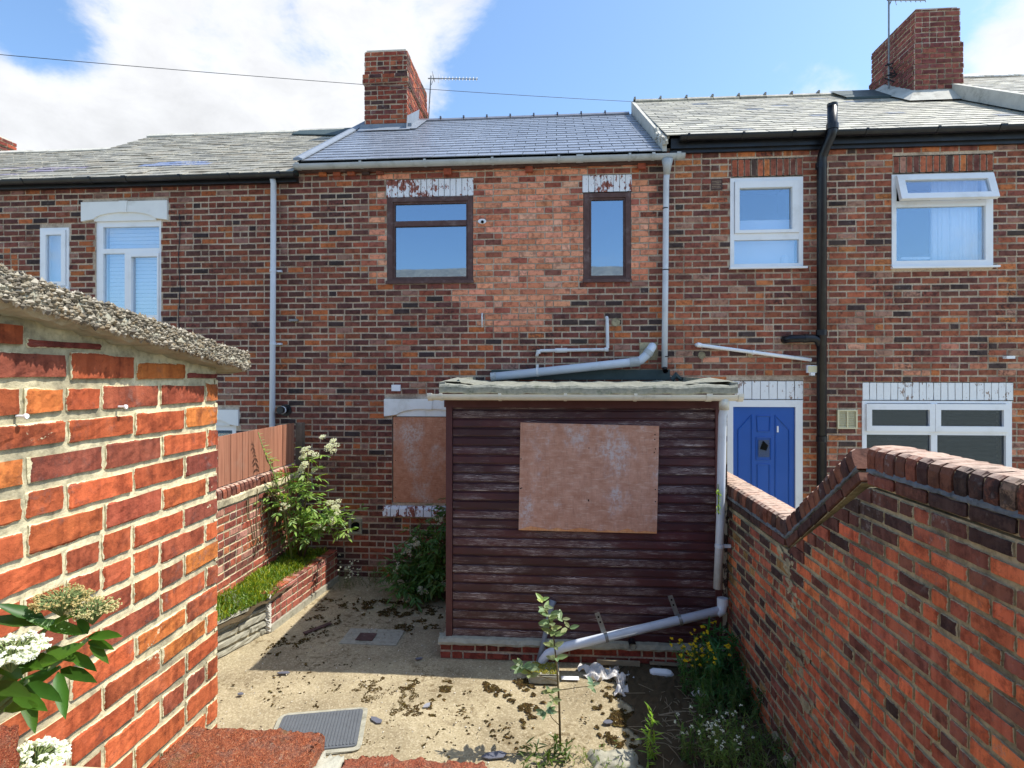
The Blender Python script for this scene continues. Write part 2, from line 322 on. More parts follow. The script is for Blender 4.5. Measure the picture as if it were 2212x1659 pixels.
# ------------------------------------------------------------------ brickwork
PAL_OLD = [((140, 80, 66), .33), ((112, 71, 63), .21), ((160, 88, 65), .22), ((200, 112, 66), .09), ((76, 60, 57), .06), ((170, 122, 104), .05), ((178, 96, 70), .04)]
PAL_C = [((154, 89, 71), .32), ((124, 77, 67), .19), ((174, 98, 71), .25), ((210, 126, 76), .08), ((86, 67, 62), .04), ((184, 133, 111), .07), ((192, 108, 77), .05)]
PAL_NEW = [((228, 152, 118), .48), ((212, 134, 100), .28), ((168, 98, 80), .1), ((232, 170, 138), .1), ((138, 86, 74), .04)]
PAL_LEFT = [((180, 92, 54), .34), ((166, 83, 50), .26), ((150, 76, 52), .2), ((132, 69, 52), .12), ((190, 108, 54), .08)]
PAL_RIGHT = [((216, 116, 78), .3), ((200, 107, 75), .26), ((178, 100, 77), .2), ((224, 128, 82), .12), ((148, 92, 75), .12)]
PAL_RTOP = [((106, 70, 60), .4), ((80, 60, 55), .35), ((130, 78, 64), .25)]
PAL_BOUND = [((170, 92, 70), .35), ((148, 80, 66), .25), ((120, 74, 64), .15), ((186, 110, 76), .15), ((180, 130, 112), .1)]
def pick(pal):
    x = rng.random()*sum(w for _, w in pal)
    for c, w in pal:
        x -= w
        if x <= 0: break
    k = rng.uniform(.86, 1.13); q = lin(*c); return tuple(v*k*rng.uniform(.95, 1.05) for v in q)
def sooty(c, k): return (c[0]*k*.95, c[1]*k*1.01, c[2]*k*1.06)    # older, grimier firing of the same brick
def brick_geom(L, H, D, r, ring=.012, nx=2, nz=1, jit=.002, bev=.003):
    ring = min(ring, L*.3, H*.3)
    xs = [0, ring] + [ring+(L-2*ring)*i/nx for i in range(1, nx)] + [L-ring, L]
    zs = [0, ring] + [ring+(H-2*ring)*i/nz for i in range(1, nz)] + [H-ring, H]
    a, b = len(xs), len(zs); vs = []; eg = []
    for j, z in enumerate(zs):
        for i, x in enumerate(xs):
            bx = i in (0, a-1); bz = j in (0, b-1); y = -r.uniform(0, jit*.8); q = 1.0
            if bx or bz:
                y = bev*r.uniform(.6, 1.6); q = 0.0
                if bx: x += r.uniform(-.4, 1)*jit*(1 if i == 0 else -1)
                if bz: z += r.uniform(-.4, 1)*jit*(1 if j == 0 else -1)
                if bx and bz: x += ring*.3*(1 if i == 0 else -1); z += ring*.3*(1 if j == 0 else -1); y += bev*.6
            else: x += r.uniform(-.3, .3)*jit; z += r.uniform(-.3, .3)*jit
            vs.append((x, y, z)); eg.append(q)
    fs = [(j*a+i, j*a+i+1, (j+1)*a+i+1, (j+1)*a+i) for j in range(b-1) for i in range(a-1)]
    loop = [i for i in range(a)] + [j*a+a-1 for j in range(1, b)] + [(b-1)*a+i for i in range(a-2, -1, -1)] + [j*a for j in range(b-2, 0, -1)]
    o = len(vs); vs += [(vs[i][0], D, vs[i][2]) for i in loop]; eg += [0.0]*len(loop); n = len(loop)
    fs += [(loop[k], o+k, o+(k+1) % n, loop[(k+1) % n]) for k in range(n)]
    return vs, fs, eg
class Face:                                            # a vertical wall face: local x along, y inward, z up
    def __init__(s, x, y, rot): s.x, s.y, s.rot = x, y, rot; s.c, s.s = math.cos(rot), math.sin(rot)
    def w(s, a, b, z): return (s.x + a*s.c - b*s.s, s.y + a*s.s + b*s.c, z)
TH = R(4.2033)
def project(p):                                        # rough picture size of a piece, to choose which ones stand alone
    Z = -p[0]*math.sin(TH) + p[1]*math.cos(TH); X = p[0]*math.cos(TH) + p[1]*math.sin(TH)
    return (1106+1220*X/max(Z, .1), 812-1220*(p[2]-2.75)/max(Z, .1), Z)
def lay(x0, x1, z0, z1, holes, ch=.0835, bl=.228, j=.011, hdr=.13, jitter=.0015, header_rows=0):
    out = []; row = 0; z = z0
    while z < z1-.02:
        za, zb = z, min(z+ch-j, z1); free = [(x0, x1)]
        for (a, b, c, d) in holes:
            ov = min(zb, d)-max(za, c)
            if ov > .012:
                nf = []
                for (p, q) in free:
                    if b <= p or a >= q: nf.append((p, q))
                    else:
                        if a-p > .02: nf.append((p, a))
                        if q-b > .02: nf.append((b, q))
                free = nf
        hd = header_rows and row % header_rows == 2
        step = bl/2 if hd else bl; off = (bl*.25 if hd else (bl/2 if row % 2 else 0)) + rng.uniform(-.006, .006)
        x = math.floor((x0-off)/step)*step + off
        while x < x1:
            segs = [(x, x+step-j)]
            if not hd and rng.random() < hdr: segs = [(x, x+bl/2-j), (x+bl/2, x+bl-j)]
            for (p, q) in segs:
                for (a, b) in free:
                    pa, pb = max(p, a), min(q, b)
                    if pb-pa > .025: out.append((pa, pb, za+rng.uniform(-1, 1)*jitter, zb+rng.uniform(-1, 1)*jitter, row))
            x += step
        z += ch; row += 1
    return out
class Bricks:                                          # the 300 largest in view become objects, the rest one mesh
    cache = {}
    def __init__(s): s.items = []
    def add(s, face, rects, colfn, style): s.items += [(face, r, colfn(r, face), style) for r in rects]
    def finish(s, parent, mats, limit=300, hidden=None, name='brick', rest_label=None):
        sc = []
        for it in s.items:
            f, r, c, st = it; p = f.w((r[0]+r[1])/2, 0, (r[2]+r[3])/2); u, v, Z = project(p)
            ok = 0 <= u <= 2212 and 0 <= v <= 1659 and Z > .3 and not (hidden and hidden(p, u, v))
            sc.append(((r[1]-r[0])*(r[3]-r[2])/(Z*Z) if ok else -1))
        order = sorted(range(len(s.items)), key=lambda i: -sc[i]); solo = set(i for i in order[:limit] if sc[i] > 0)
        rest = {}
        for i, (f, r, c, st) in enumerate(s.items):
            L, H = r[1]-r[0], r[3]-r[2]; par = STY[st]
            if i in solo:
                k = (st, round(L*50)/50, round(H*100)/100, rng.randrange(par['var'])); me = s.cache.get(k)
                if me is None:
                    g = brick_geom(k[1], k[2], par['D'], rng, par['ring'], par['nx'], par['nz'], par['jit'], par['bev']); m = MB(); m.add(g[0], g[1], (1, 1, 1), g[2])
                    me = m.mesh('brick'); s.cache[k] = me
                put(name, me, mats[st], parent, f.w(r[0], -par['proud']*rng.uniform(.4, 1.2), r[2]), (0, 0, f.rot), (L/k[1], 1, H/k[2]), c)
            else:
                g = brick_geom(L, H, par['D'], rng, par['ring'], max(1, par['nx']-1), max(1, par['nz']-1), par['jit'], par['bev']); o = -par['proud']*rng.uniform(.4, 1.2)
                rest.setdefault(st, MB()).add([f.w(r[0]+x, y+o, r[2]+z) for x, y, z in g[0]], g[1], c, g[2])
        for st, m in rest.items(): m.build('brickwork', mats[st], parent, kind='stuff')
STY = {'f': dict(D=.02, ring=.006, nx=2, nz=1, jit=.0034, bev=.003, var=8, proud=.006),
       'n': dict(D=.02, ring=.005, nx=2, nz=1, jit=.0012, bev=.002, var=4, proud=.006),
       'l': dict(D=.02, ring=.008, nx=8, nz=4, jit=.0034, bev=.003, var=12, proud=.0035),
       'r': dict(D=.02, ring=.009, nx=6, nz=3, jit=.0032, bev=.004, var=9, proud=.006),
       'c': dict(D=.02, ring=.006, nx=2, nz=1, jit=.0045, bev=.005, var=6, proud=.012)}
def panel(m, face, x0, x1, z0, z1, holes, y0, y1):     # mortar backing with openings and reveals
    xs = sorted({x0, x1, *[h[i] for h in holes for i in (0, 1) if x0 < h[i] < x1]}); zs = sorted({z0, z1, *[h[i] for h in holes for i in (2, 3) if z0 < h[i] < z1]})
    for i in range(len(xs)-1):
        for k in range(len(zs)-1):
            cx, cz = (xs[i]+xs[i+1])/2, (zs[k]+zs[k+1])/2
            if any(a < cx < b and c < cz < d for a, b, c, d in holes): continue
            m.add([face.w(x, y0, z) for x, z in ((xs[i], zs[k]), (xs[i+1], zs[k]), (xs[i+1], zs[k+1]), (xs[i], zs[k+1]))], [(0, 1, 2, 3)])
    for (a, b, c, d) in holes:
        for (p, q) in (((a, c), (a, d)), ((a, d), (b, d)), ((b, d), (b, c)), ((b, c), (a, c))):
            m.add([face.w(p[0], y0, p[1]), face.w(q[0], y0, q[1]), face.w(q[0], y1, q[1]), face.w(p[0], y1, p[1])], [(0, 1, 2, 3)])
    for (p, q) in (((x0, z0), (x0, z1)), ((x0, z1), (x1, z1)), ((x1, z1), (x1, z0))):
        m.add([face.w(p[0], y0, p[1]), face.w(q[0], y0, q[1]), face.w(q[0], y1, q[1]), face.w(p[0], y1, p[1])], [(0, 1, 2, 3)])

# ------------------------------------------------------------------ ground
D0 = 7.55
g = MB(); g.add([(-400, -300, -.06), (400, -300, -.06), (400, 700, -.06), (-400, 700, -.06)], [(0, 1, 2, 3)]); o = struct(g.build('ground', M['concrete']))  # unseen beyond the yard; made pale concrete to bounce light onto facade and right wall
g = MB(); nx, ny = 60, 80
for j in range(ny+1):
    for i in range(nx+1):
        x = -3.44 + 5.08*i/nx; y = .95 + 6.6*j/ny; g.v.append((x, y, rng.uniform(-.002, .002)+.008*math.sin(x*2.1+y)*math.sin(y*1.7))); g.c.append((1, 1, 1)); g.e.append(1.)
g.f = [(j*(nx+1)+i, j*(nx+1)+i+1, (j+1)*(nx+1)+i+1, (j+1)*(nx+1)+i) for j in range(ny) for i in range(nx)]
yard = struct(g.build('yard_paving', M['ground'], smooth=True))

# ------------------------------------------------------------------ terraced houses
F = Face(0, D0, 0)
def in_shed(p, u, v):
    if 940 < u < 1600 and v > 815: return True
    if u < 500 and v > 640+ (u/500)*140: return True
    if v > 925 and u < 660: return True
    if u > 1580 and v > 1000: return True
    return False
def roof_slab(parent, mat, x0, x1, ye, ze, yr, zr, thick=.03):
    m = MB(); yb = 2*yr-ye
    m.add([(x0, ye, ze), (x1, ye, ze), (x1, yr, zr), (x0, yr, zr), (x1, yb, ze), (x0, yb, ze)], [(0, 1, 2, 3), (3, 2, 4, 5)])
    m.add([(x0, ye, ze), (x0, yr, zr), (x0, yb, ze), (x1, ye, ze), (x1, yr, zr), (x1, yb, ze)], [(0, 1, 2), (3, 5, 4)])
    return m.build('roof', mat, parent)
def slates(roof, mat, x0, x1, ye, ze, yr, zr, w, gauge, colfn, limit=300, jit=.004, tilt=.02, thick=.011, gap=.010):
    sl = math.hypot(yr-ye, zr-ze); ang = math.atan2(zr-ze, yr-ye); rows = int(sl/gauge); items = []
    for k in range(rows+1):
        t = k*gauge; x = x0 - (w/2 if k % 2 else 0)
        while x < x1:
            a, b = max(x, x0), min(x+w-gap, x1)
            if b-a > .03: items.append((a, b, t, k))
            x += w*(1 if jit < .002 else rng.uniform(.97, 1.03))
    def pos(a, t): return (a, ye+t*math.cos(ang)-math.sin(ang)*.012, ze+t*math.sin(ang)+math.cos(ang)*.012)
    sc = []
    for (a, b, t, k) in items:
        u, v, Z = project(pos((a+b)/2, t)); sc.append((b-a)/Z if 0 < u < 2212 and v > 0 else -1)
    solo = set(sorted(range(len(items)), key=lambda i: -sc[i])[:limit]); rest = MB(); cache = {}
    for i, (a, b, t, k) in enumerate(items):
        L = b-a; ln = min(gauge*1.25, sl-t+.01); p = pos(a, t); rot = (ang+rng.uniform(-1, 1)*tilt*.3-.05, rng.uniform(-1, 1)*tilt*.25, rng.uniform(-1, 1)*tilt*.4); c = colfn((a+b)/2, k)
        q = (p[0], p[1]+rng.uniform(-jit, jit), p[2]+rng.uniform(0, jit)+.004)
        key = round(L, 2)
        if i in solo and sc[i] > 0:
            me = cache.get(key)
            if me is None: m = MB(); m.box(0, key, 0, gauge*1.25, -thick, 0); me = cache[key] = m.mesh('slate')
            put('slate', me, mat, roof, q, rot, (L/key, ln/(gauge*1.25), 1), c)
        else:
            Mx = Matrix.Translation(q) @ Matrix.Rotation(rot[2], 4, 'Z') @ Matrix.Rotation(rot[1], 4, 'Y') @ Matrix.Rotation(rot[0], 4, 'X'); rest.box(0, L, 0, ln, -thick, 0, c, Mx)
    if rest.v: rest.build('slating', mat, roof, kind='stuff')
def ridge(parent, mat, x0, x1, y, z, L=.45, clip=False, name='ridge_tile'):
    n = max(1, round((x1-x0)/L)); L = (x1-x0)/n
    prof = [(-.13, -.075), (-.07, -.02), (0, .012), (.07, -.02), (.13, -.075), (.12, -.10), (.06, -.045), (0, -.015), (-.06, -.045), (-.12, -.10)]
    m = MB(); m.prism(prof, lambda a, b, d: (d, a, b), .006, L-.004); me = m.mesh(name)
    for i in range(n):
        o = put(name, me, mat, parent, (x0+i*L, y, z+rng.uniform(-.006, .006)))
        if clip: c = MB(); c.box(x0+i*L-.018, x0+i*L+.012, y-.10, y+.06, z-.03, z+clip); c.build('ridge_clip', mat, parent)
def gutter(parent, mat, x0, x1, y, z, r, brackets, th=.006, slope=0.0, name='gutter', bname='bracket'):
    n = 9; prof = [(r*math.cos(math.pi+math.pi*i/n), r*math.sin(math.pi+math.pi*i/n)) for i in range(n+1)]; prof += [((r-th)*math.cos(-math.pi*i/n), (r-th)*math.sin(-math.pi*i/n)) for i in range(n+1)]
    m = MB(); m.prism(prof, lambda a, b, d: (d, y+a, z+b+slope*(d-x0)), x0, x1)
    for xx in (x0, x1): m.prism([(r*math.cos(math.pi+math.pi*i/n), r*math.sin(math.pi+math.pi*i/n)) for i in range(n+1)], lambda a, b, d: (d, y+a, z+b+slope*(d-x0)), xx-.003, xx+.003)
    go = m.build(name, mat, parent)
    r2 = r+.006; pb = [(r2*math.cos(math.pi+math.pi*i/n), r2*math.sin(math.pi+math.pi*i/n)) for i in range(n+1)] + [((r-.001)*math.cos(-math.pi*i/n), (r-.001)*math.sin(-math.pi*i/n)) for i in range(n+1)]
    for bx, bw in brackets:
        b = MB(); b.prism(pb, lambda a, c, d: (d, y+a, z+c+slope*(bx-x0)), bx-bw/2, bx+bw/2); b.box(bx-bw/2, bx+bw/2, y-r-.008, y-r+.004, z-.012, z+.014); b.build(bname, mat, go)
    return go
def pipe(parent, mat, pts, r, name='downpipe', n=14): m = MB(); m.tube(pts, r, n); return m.build(name, mat, parent, smooth=True)
def collar(parent, mat, p, r, h=.03, name='collar', axis=(0, 0, 1)):
    a = Vector(axis).normalized(); p = Vector(p); m = MB(); m.tube([p-a*h/2, p+a*h/2], r, 14); return m.build(name, mat, parent)
def soldier(parent, mat, x0, x1, z0, z1, y, n, colfn=None, name='lintel_brick', lint='lintel'):
    back = MB(); back.box(x0, x1, y+.004, y+.1, z0, z1); lb = back.build(lint, M['mortar_f'] if colfn else mat, parent); w = (x1-x0)/n
    for i in range(n):
        gp = .010 if colfn else .005; pr = .004 if colfn else .0; g = brick_geom(w-gp, z1-z0-.012, .03, rng, .012 if colfn else .004, 1, 2, .002, .003 if colfn else .0015); m = MB(); m.add([(x0+gp/2+i*w+x, y-pr+yy, z0+.006+z) for x, yy, z in g[0]], g[1], colfn() if colfn else (1, 1, 1), g[2]); m.build(name, mat, lb)
def room(parent, x0, x1, z0, z1, y): m = MB(); m.box(x0-.3, x1+.3, y+.35, y+1.6, z0-.3, z1+.3); m.f = [tuple(reversed(q)) for q in m.f if q != (0, 1, 5, 4)]; m.build('room_recess', M['room'], parent)
def pane(parent, x0, x1, z0, z1, y, mat='glass'): m = MB(); m.box(x0, x1, y, y+.006, z0, z1); return m.build('pane', M[mat], parent)
def bar(parent, x0, x1, y0, y1, z0, z1, mat, name): m = MB(); m.box(x0, x1, y0, y1, z0, z1); return m.build(name, M[mat], parent)
def keystone_lintel(parent, x0, x1, z0, z1, y):
    m = MB(); cx = (x0+x1)/2; w = x1-x0; h = z1-z0; arc = []
    for i in range(17): t = -1+2*i/16; arc.append((cx+t*w*.36, z0+.012+h*.42*math.sqrt(max(0, 1-t*t*.98))*.95))
    arc = [(x0, z0), (x0, z1), (x1, z1), (x1, z0)] + [(a, b) for a, b in reversed(arc)]
    m.prism(arc, lambda a, b, d: (a, d, b), y-.035, y+.06); lo = m.build('lintel', M['white_stone'], parent)
    m = MB(); m.box(x0+w*.14, x1-w*.14, y-.012, y+.06, z0+.002, z1-.02); m.build('lintel_panel', M['white_stone'], lo)
    m = MB(); m.prism([(cx-.045, z0+h*.42), (cx+.045, z0+h*.42), (cx+.06, z1+.003), (cx-.06, z1+.003)], lambda a, b, d: (a, d, b), y-.052, y-.03); m.build('keystone', M['white_stone'], lo)
def sill(parent, x0, x1, y0, y1, z, mat, h=.03): return bar(parent, x0, x1, y0, y1, z-h, z, mat, 'sill')
def house_shell(parent, x0, x1, ze, zr, holes, mort):
    m = MB(); panel(m, F, x0, x1, -.05, ze, holes, 0.004, .24); w = m.build('wall', M[mort], parent)
    m = MB(); yb = 13.25
    for x in (x0+.004, x1-.004): m.add([(x, D0+.24, -.05), (x, yb, -.05), (x, yb, ze), (x, (D0+yb)/2, zr-.12), (x, D0+.24, ze)], [(0, 1, 2, 3, 4)])
    m.add([(x0, yb, -.05), (x1, yb, -.05), (x1, yb, ze), (x0, yb, ze)], [(0, 3, 2, 1)]); m.build('rear_and_party_walls', M[mort], parent); return w
YE, YR = 7.40, 10.36
GR_OLD = [lin(146, 142, 128), lin(138, 134, 121), lin(128, 125, 115), lin(154, 149, 134), lin(142, 134, 117)]
def old_slate(x, k):
    c = rng.choice(GR_OLD); q = rng.uniform(.8, 1.15); return tuple(v*q for v in c)

holesA = [(-7.303, -6.867, 3.99, 4.857), (-6.476, -5.497, 3.46, 4.945), (-5.27, -4.40, .9, 2.06)]
coverA = [(-6.664, -5.388, 4.93, 5.21), (-5.32, -4.354, 2.05, 2.28), (-6.52, -5.40, 3.40, 3.46)]
holesB = [(-2.263, -1.08, 4.013, 5.18), (.394, 1.02, 4.0, 5.18), (-2.19, -1.17, 1.03, 2.2)]
coverB = [(-2.275, -1.074, 5.175, 5.425), (.382, 1.032, 5.18, 5.42), (-2.295, -1.07, 2.195, 2.436), (-2.308, -1.06, .85, .99), (-2.79, -2.61, .59, .79)]
holesC = [(2.295, 3.21, 4.16, 5.32), (4.304, 5.523, 4.14, 5.315), (3.941, 5.745, 1.1, 2.432), (2.25, 3.204, .02, 2.433)]
coverC = [(2.312, 3.21, 5.32, 5.575), (4.324, 5.534, 5.315, 5.56), (3.95, 5.771, 2.43, 2.673), (2.25, 3.216, 2.433, 2.69), (2.053, 2.195, 5.174, 5.32), (3.63, 3.876, 2.072, 2.316)]
facade = lay(-8.6, 6.9, 0, 5.70, holesA+coverA+holesB+coverB+holesC+coverC, j=.0125, jitter=.003)
def share(x0, x1, top): return [r for r in facade if x0 <= (r[0]+r[1])/2 < x1 and r[3] < top+.02]
# ---- house A: dark brick, left
hA = thing('terraced_house', 'dark brown brick terraced house with white windows at the left, black gutter', 'house', (-5.7, D0, 0))
wA = house_shell(hA, -8.0, -3.5, 5.47, 7.37, holesA, 'mortar_f')
B = Bricks(); B.add(F, share(-8.0, -3.5, 5.46), lambda r, f: sooty(pick(PAL_OLD), .74), 'f'); B.finish(wA, {'f': M['brick_f']}, hidden=in_shed)
w = MB(); w.ring(-7.303, -6.867, 3.99, 4.857, .035, D0-.012, D0+.07); w = w.build('window', M['white'], hA)
m = MB(); m.ring(-7.262, -6.908, 4.03, 4.817, .06, D0-.03, D0+.05); m.build('sash', M['white'], w); pane(w, -7.205, -6.965, 4.087, 4.76, D0+.0, 'glass'); bar(w, -7.14, -7.03, D0-.034, D0-.02, 4.045, 4.062, 'metal', 'trickle_vent')
sill(hA, -7.33, -6.85, D0-.05, D0+.06, 3.99, 'white', .035); bar(w, -7.26, -6.91, D0+.12, D0+.13, 4.03, 4.82, 'curtain', 'curtain'); room(hA, -7.3, -6.87, 3.99, 4.86, D0)
w = MB(); w.ring(-6.476, -5.497, 3.46, 4.945, (.10, .04, .055, .085), D0+.02, D0+.10); w = w.build('window', M['white'], hA)
bar(w, -6.378, -5.536, D0+.018, D0+.098, 4.485, 4.552, 'white', 'transom'); bar(w, -6.05, -5.965, D0+.016, D0+.096, 3.514, 4.484, 'white', 'mullion')
m = MB(); m.ring(-5.964, -5.538, 3.516, 4.483, (.02, .02, .09, .05), D0+.0, D0+.09); m.build('sash', M['white'], w)
pane(w, -6.378, -5.536, 4.55, 4.862, D0+.05); pane(w, -6.378, -6.05, 3.514, 4.484, D0+.05); pane(w, -5.945, -5.556, 3.6, 4.44, D0+.045)
keystone_lintel(hA, -6.664, -5.388, 4.935, 5.205, D0); sill(hA, -6.54, -5.40, D0-.07, D0+.08, 3.46, 'white_stone', .06)
m = MB()
for i in range(26): m.box(-6.36, -5.54, D0+.12, D0+.125, 3.5+i*.054, 3.5+i*.054+.048)
m.build('blind', M['blind'], w); room(hA, -6.47, -5.5, 3.46, 4.94, D0)
keystone_lintel(hA, -5.32, -4.354, 2.055, 2.278, D0)
w = MB(); w.ring(-5.27, -4.40, .9, 2.06, .07, D0+.02, D0+.1); w = w.build('window', M['white'], hA); pane(w, -5.2, -4.47, .97, 1.99, D0+.05); room(hA, -5.27, -4.4, .9, 2.06, D0); sill(hA, -5.33, -4.36, D0-.06, D0+.08, .9, 'white_stone', .06)
rA = roof_slab(hA, M['flash_dark'], -7.75, -3.5, YE, 5.50, YR, 7.36)
def slA(x, k):
    if -6.1 < x < -5.1 and k in (4, 5) and rng.random() < .8: return lin(112, 126, 158)
    if x < -7.0 and k in (3, 4, 8) and rng.random() < .5: return lin(128, 120, 136)
    return old_slate(x, k)
slates(rA, M['slate_old'], -7.75, -3.52, YE, 5.50, YR, 7.36, .27, .155, slA, jit=.006, tilt=.03)
ridge(hA, M['render'], -7.75, -3.9, YR, 7.40, .46)
m = MB(); m.box(-4.5, -3.35, 9.7, 9.95, 0, .03, M=Matrix.Translation((0, 0, 6.98)) @ Matrix.Rotation(R(0), 4, 'X')); m.v = [(x, y, 5.50+(y-YE)*(1.86/2.96)+.035+(.02 if i > 3 else 0)) for i, (x, y, z) in enumerate([(-4.75, 9.95, 0), (-3.5, 9.65, 0), (-4.75, 10.36, 0), (-3.5, 10.36, 0)]*2)]; m.c = [(1, 1, 1)]*8; m.e = [1.]*8; m.build('roof_flashing', M['flash_dark'], hA)
gutter(hA, M['black'], -8.0, -3.49, 7.40, 5.49, .055, [(-7.4, .03), (-6.4, .03), (-5.9, .06), (-5.1, .03), (-4.4, .03), (-3.7, .05)])
bar(hA, -8.0, -3.5, 7.47, D0+.0, 5.40, 5.475, 'black', 'fascia')
dp = pipe(hA, M['pipe_grey'], [(-3.82, 7.44, 5.44), (-3.822, 7.47, 5.38), (-3.83, 7.475, 4.2), (-3.855, 7.475, .1)], .038)
for z in (4.19, 3.19): collar(dp, M['pipe_grey'], (-3.832, 7.475, z), .044, .035); bar(dp, -3.79, -3.73, 7.5, D0, z-.012, z+.012, 'pipe_grey', 'pipe_bracket')
fl = MB(); fl.tube([(-3.683, D0+.02, 2.277), (-3.683, D0-.02, 2.277)], .082, 20); fl = fl.build('boiler_flue', M['black'], hA); m = MB(); m.tube([(-3.69, D0-.01, 2.28), (-3.70, D0-.15, 2.285)], .05, 16); m.build('flue_pipe', M['black'], fl); m = MB(); m.tube([(-3.696, D0-.07, 2.282), (-3.698, D0-.10, 2.283)], .053, 16); m.build('flue_ring', M['white'], fl)
m = MB(); m.tube([(-5.22+.012*math.sin(i*1.3), D0-.012, 5.02-i*.17) for i in range(11)], .005, 6); m.build('cable', M['wire'], hA)
bar(hA, -3.62, -3.50, D0-.05, D0, 3.50, 3.53, 'metal', 'wall_bracket')

# ---- house further left: only its roof and chimney show
hL = thing('terraced_house', 'far left terraced house with sagging grey slate roof and brick chimney at the edge', 'house', (-10.5, D0, 0))
wl = house_shell(hL, -13, -8.004, 5.47, 7.2, [], 'mortar_f')
B = Bricks(); B.add(F, lay(-9.2, -8.01, 2.5, 5.42, []), lambda r, f: pick(PAL_OLD), 'f'); B.finish(wl, {'f': M['brick_f']})
rL = roof_slab(hL, M['flash_dark'], -13, -7.76, YE, 5.46, YR, 7.13); slates(rL, M['slate_old'], -12.2, -7.76, YE, 5.46, YR, 7.13, .27, .155, slA, jit=.006, tilt=.03, limit=220)
ridge(hL, M['render'], -12.5, -7.95, YR, 7.17, .46)
gutter(hL, M['black'], -12, -8.01, 7.40, 5.475, .055, [(-8.6, .03)])
def chimney(h, x0, x1, y0, y1, z0, z1, pal, faces, band=None, n=10):
    m = MB(); m.box(x0+.012, x1-.012, y0+.012, y1-.012, z0-.4, z1-.004); ch = m.build('chimney', M['mortar_f'], h); B = Bricks(); cf = lambda r, f: pick(pal)
    for fc, L in (((Face(x0, y0, 0), x1-x0), 'f'), ((Face(x1, y0, R(90)), y1-y0), 'r'), ((Face(x0, y1, R(-90)), y1-y0), 'l')):
        face, ln = fc
        if L in faces: B.add(Face(face.w(0, .01, 0)[0], face.w(0, .01, 0)[1], face.rot), lay(.0, ln, z0-.4, z1, [], jitter=.004, hdr=.25), cf, 'c')
    B.finish(ch, {'c': M['brick_f']})
    if band:
        for (za, zb, pr) in band:
            mb_ = MB(); mb_.box(x0-pr+.012, x1+pr-.012, y0-pr+.012, y1+pr-.012, za, zb); mb_.build('chimney_band', M['mortar_f'], ch)
            for fc, L in (((Face(x0-pr, y0-pr, 0), x1-x0+2*pr), 'f'), ((Face(x1+pr, y0-pr, R(90)), y1-y0+2*pr), 'r'), ((Face(x0-pr, y1+pr, R(-90)), y1-y0+2*pr), 'l')):
                face, ln = fc; B2 = Bricks(); B2.add(face, lay(0, ln, za, zb, [], jitter=.003), cf, 'c'); B2.finish(ch, {'c': M['brick_f']})
    m = MB(); m.box(x0+.03, x1-.03, y0+.03, y1-.03, z1-.01, z1+.03); m.build('chimney_capping', M['render'], ch); return ch
PAL_CH = [((140, 68, 52), .3), ((112, 62, 54), .25), ((160, 80, 56), .2), ((84, 58, 54), .1), ((170, 96, 66), .15)]
chimney(hL, -12.1, -11.22, 9.7, 11.0, 6.6, 7.62, PAL_CH, 'fr', [(7.45, 7.60, .02)])

# ---- house B: the boarded house in the middle
hB = thing('terraced_house', 'middle terraced house with new blue grey slate roof and patch of pink brick', 'house', (-1.0, D0, 0))
wB = house_shell(hB, -3.5, 1.48, 5.58, 7.47, holesB, 'mortar_f')
def new_zone(x, z):
    e = .10*math.sin(z*23)+.07*math.sin(z*41+1)
    if z > 5.25: return -2.36+e < x < 1.12+e
    if z > 4.0: return -2.42+e*1.2 < x < 1.32+e
    if z > 3.55: return -1.45+(4-z)*.5+e < x < .45-(4-z)*.9+e
    if z > 3.3: return -1.0+e < x < -.05+e
    return False
B = Bricks()
rb = share(-3.5, 1.48, 5.57)
old = [r for r in rb if not new_zone((r[0]+r[1])/2, r[2])]
B.add(F, old, lambda r, f: sooty(pick(PAL_OLD), .78 if r[0] < -2.3 else .88), 'f'); B.add(F, [r for r in rb if new_zone((r[0]+r[1])/2, r[2])], lambda r, f: pick(PAL_NEW if r[2] < 5.2 or rng.random() < .5 else [((150, 84, 66), 1)]), 'n')
B.finish(wB, {'f': M['brick_f'], 'n': M['brick_n']}, hidden=in_shed)
for (x0, x1, z0, z1, tr) in ((-2.263, -1.08, 4.013, 5.18, 4.82), (.394, 1.02, 4.0, 5.18, None)):
    w = MB(); w.ring(x0+.005, x1-.005, z0+.005, z1-.005, (.075, .065, .05, .06), D0-.005, D0+.09); w = w.build('window', M['brown_wood'], hB)
    m = MB(); m.ring(x0+.081, x1-.071, z0+.056, z1-.066, .026, D0+.012, D0+.07); m.build('sash', M['brown_wood'], w)
    if tr:
        bar(w, x0+.108, x1-.098, D0+.004, D0+.075, tr-.035, tr+.035, 'brown_wood', 'transom'); pane(w, x0+.10, x1-.09, tr+.03, z1-.085, D0+.04, 'glass_old'); pane(w, x0+.10, x1-.09, z0+.075, tr-.03, D0+.043, 'glass_old')
    else: pane(w, x0+.10, x1-.09, z0+.075, z1-.085, D0+.042, 'glass_old')
    bar(w, x0-.01, x1+.01, D0-.03, D0+.08, z0-.012, z0+.03, 'brown_wood', 'sill'); room(hB, x0, x1, z0, z1, D0)
bar(hB, .45, .97, D0+.17, D0+.18, 4.05, 5.15, 'curtain', 'curtain')
for (x0, x1, z0, z1, n) in ((-2.275, -1.074, 5.175, 5.425, 15), (.382, 1.032, 5.18, 5.42, 8)): soldier(hB, M['flake'], x0, x1, z0, z1, D0, n)
keystone_lintel(hB, -2.295, -1.07, 2.2, 2.436, D0)
w = MB(); w.ring(-2.19, -1.17, 1.03, 2.2, .05, D0+.03, D0+.1); w = w.build('window', M['brown_wood'], hB); room(hB, -2.19, -1.17, 1.03, 2.2, D0)
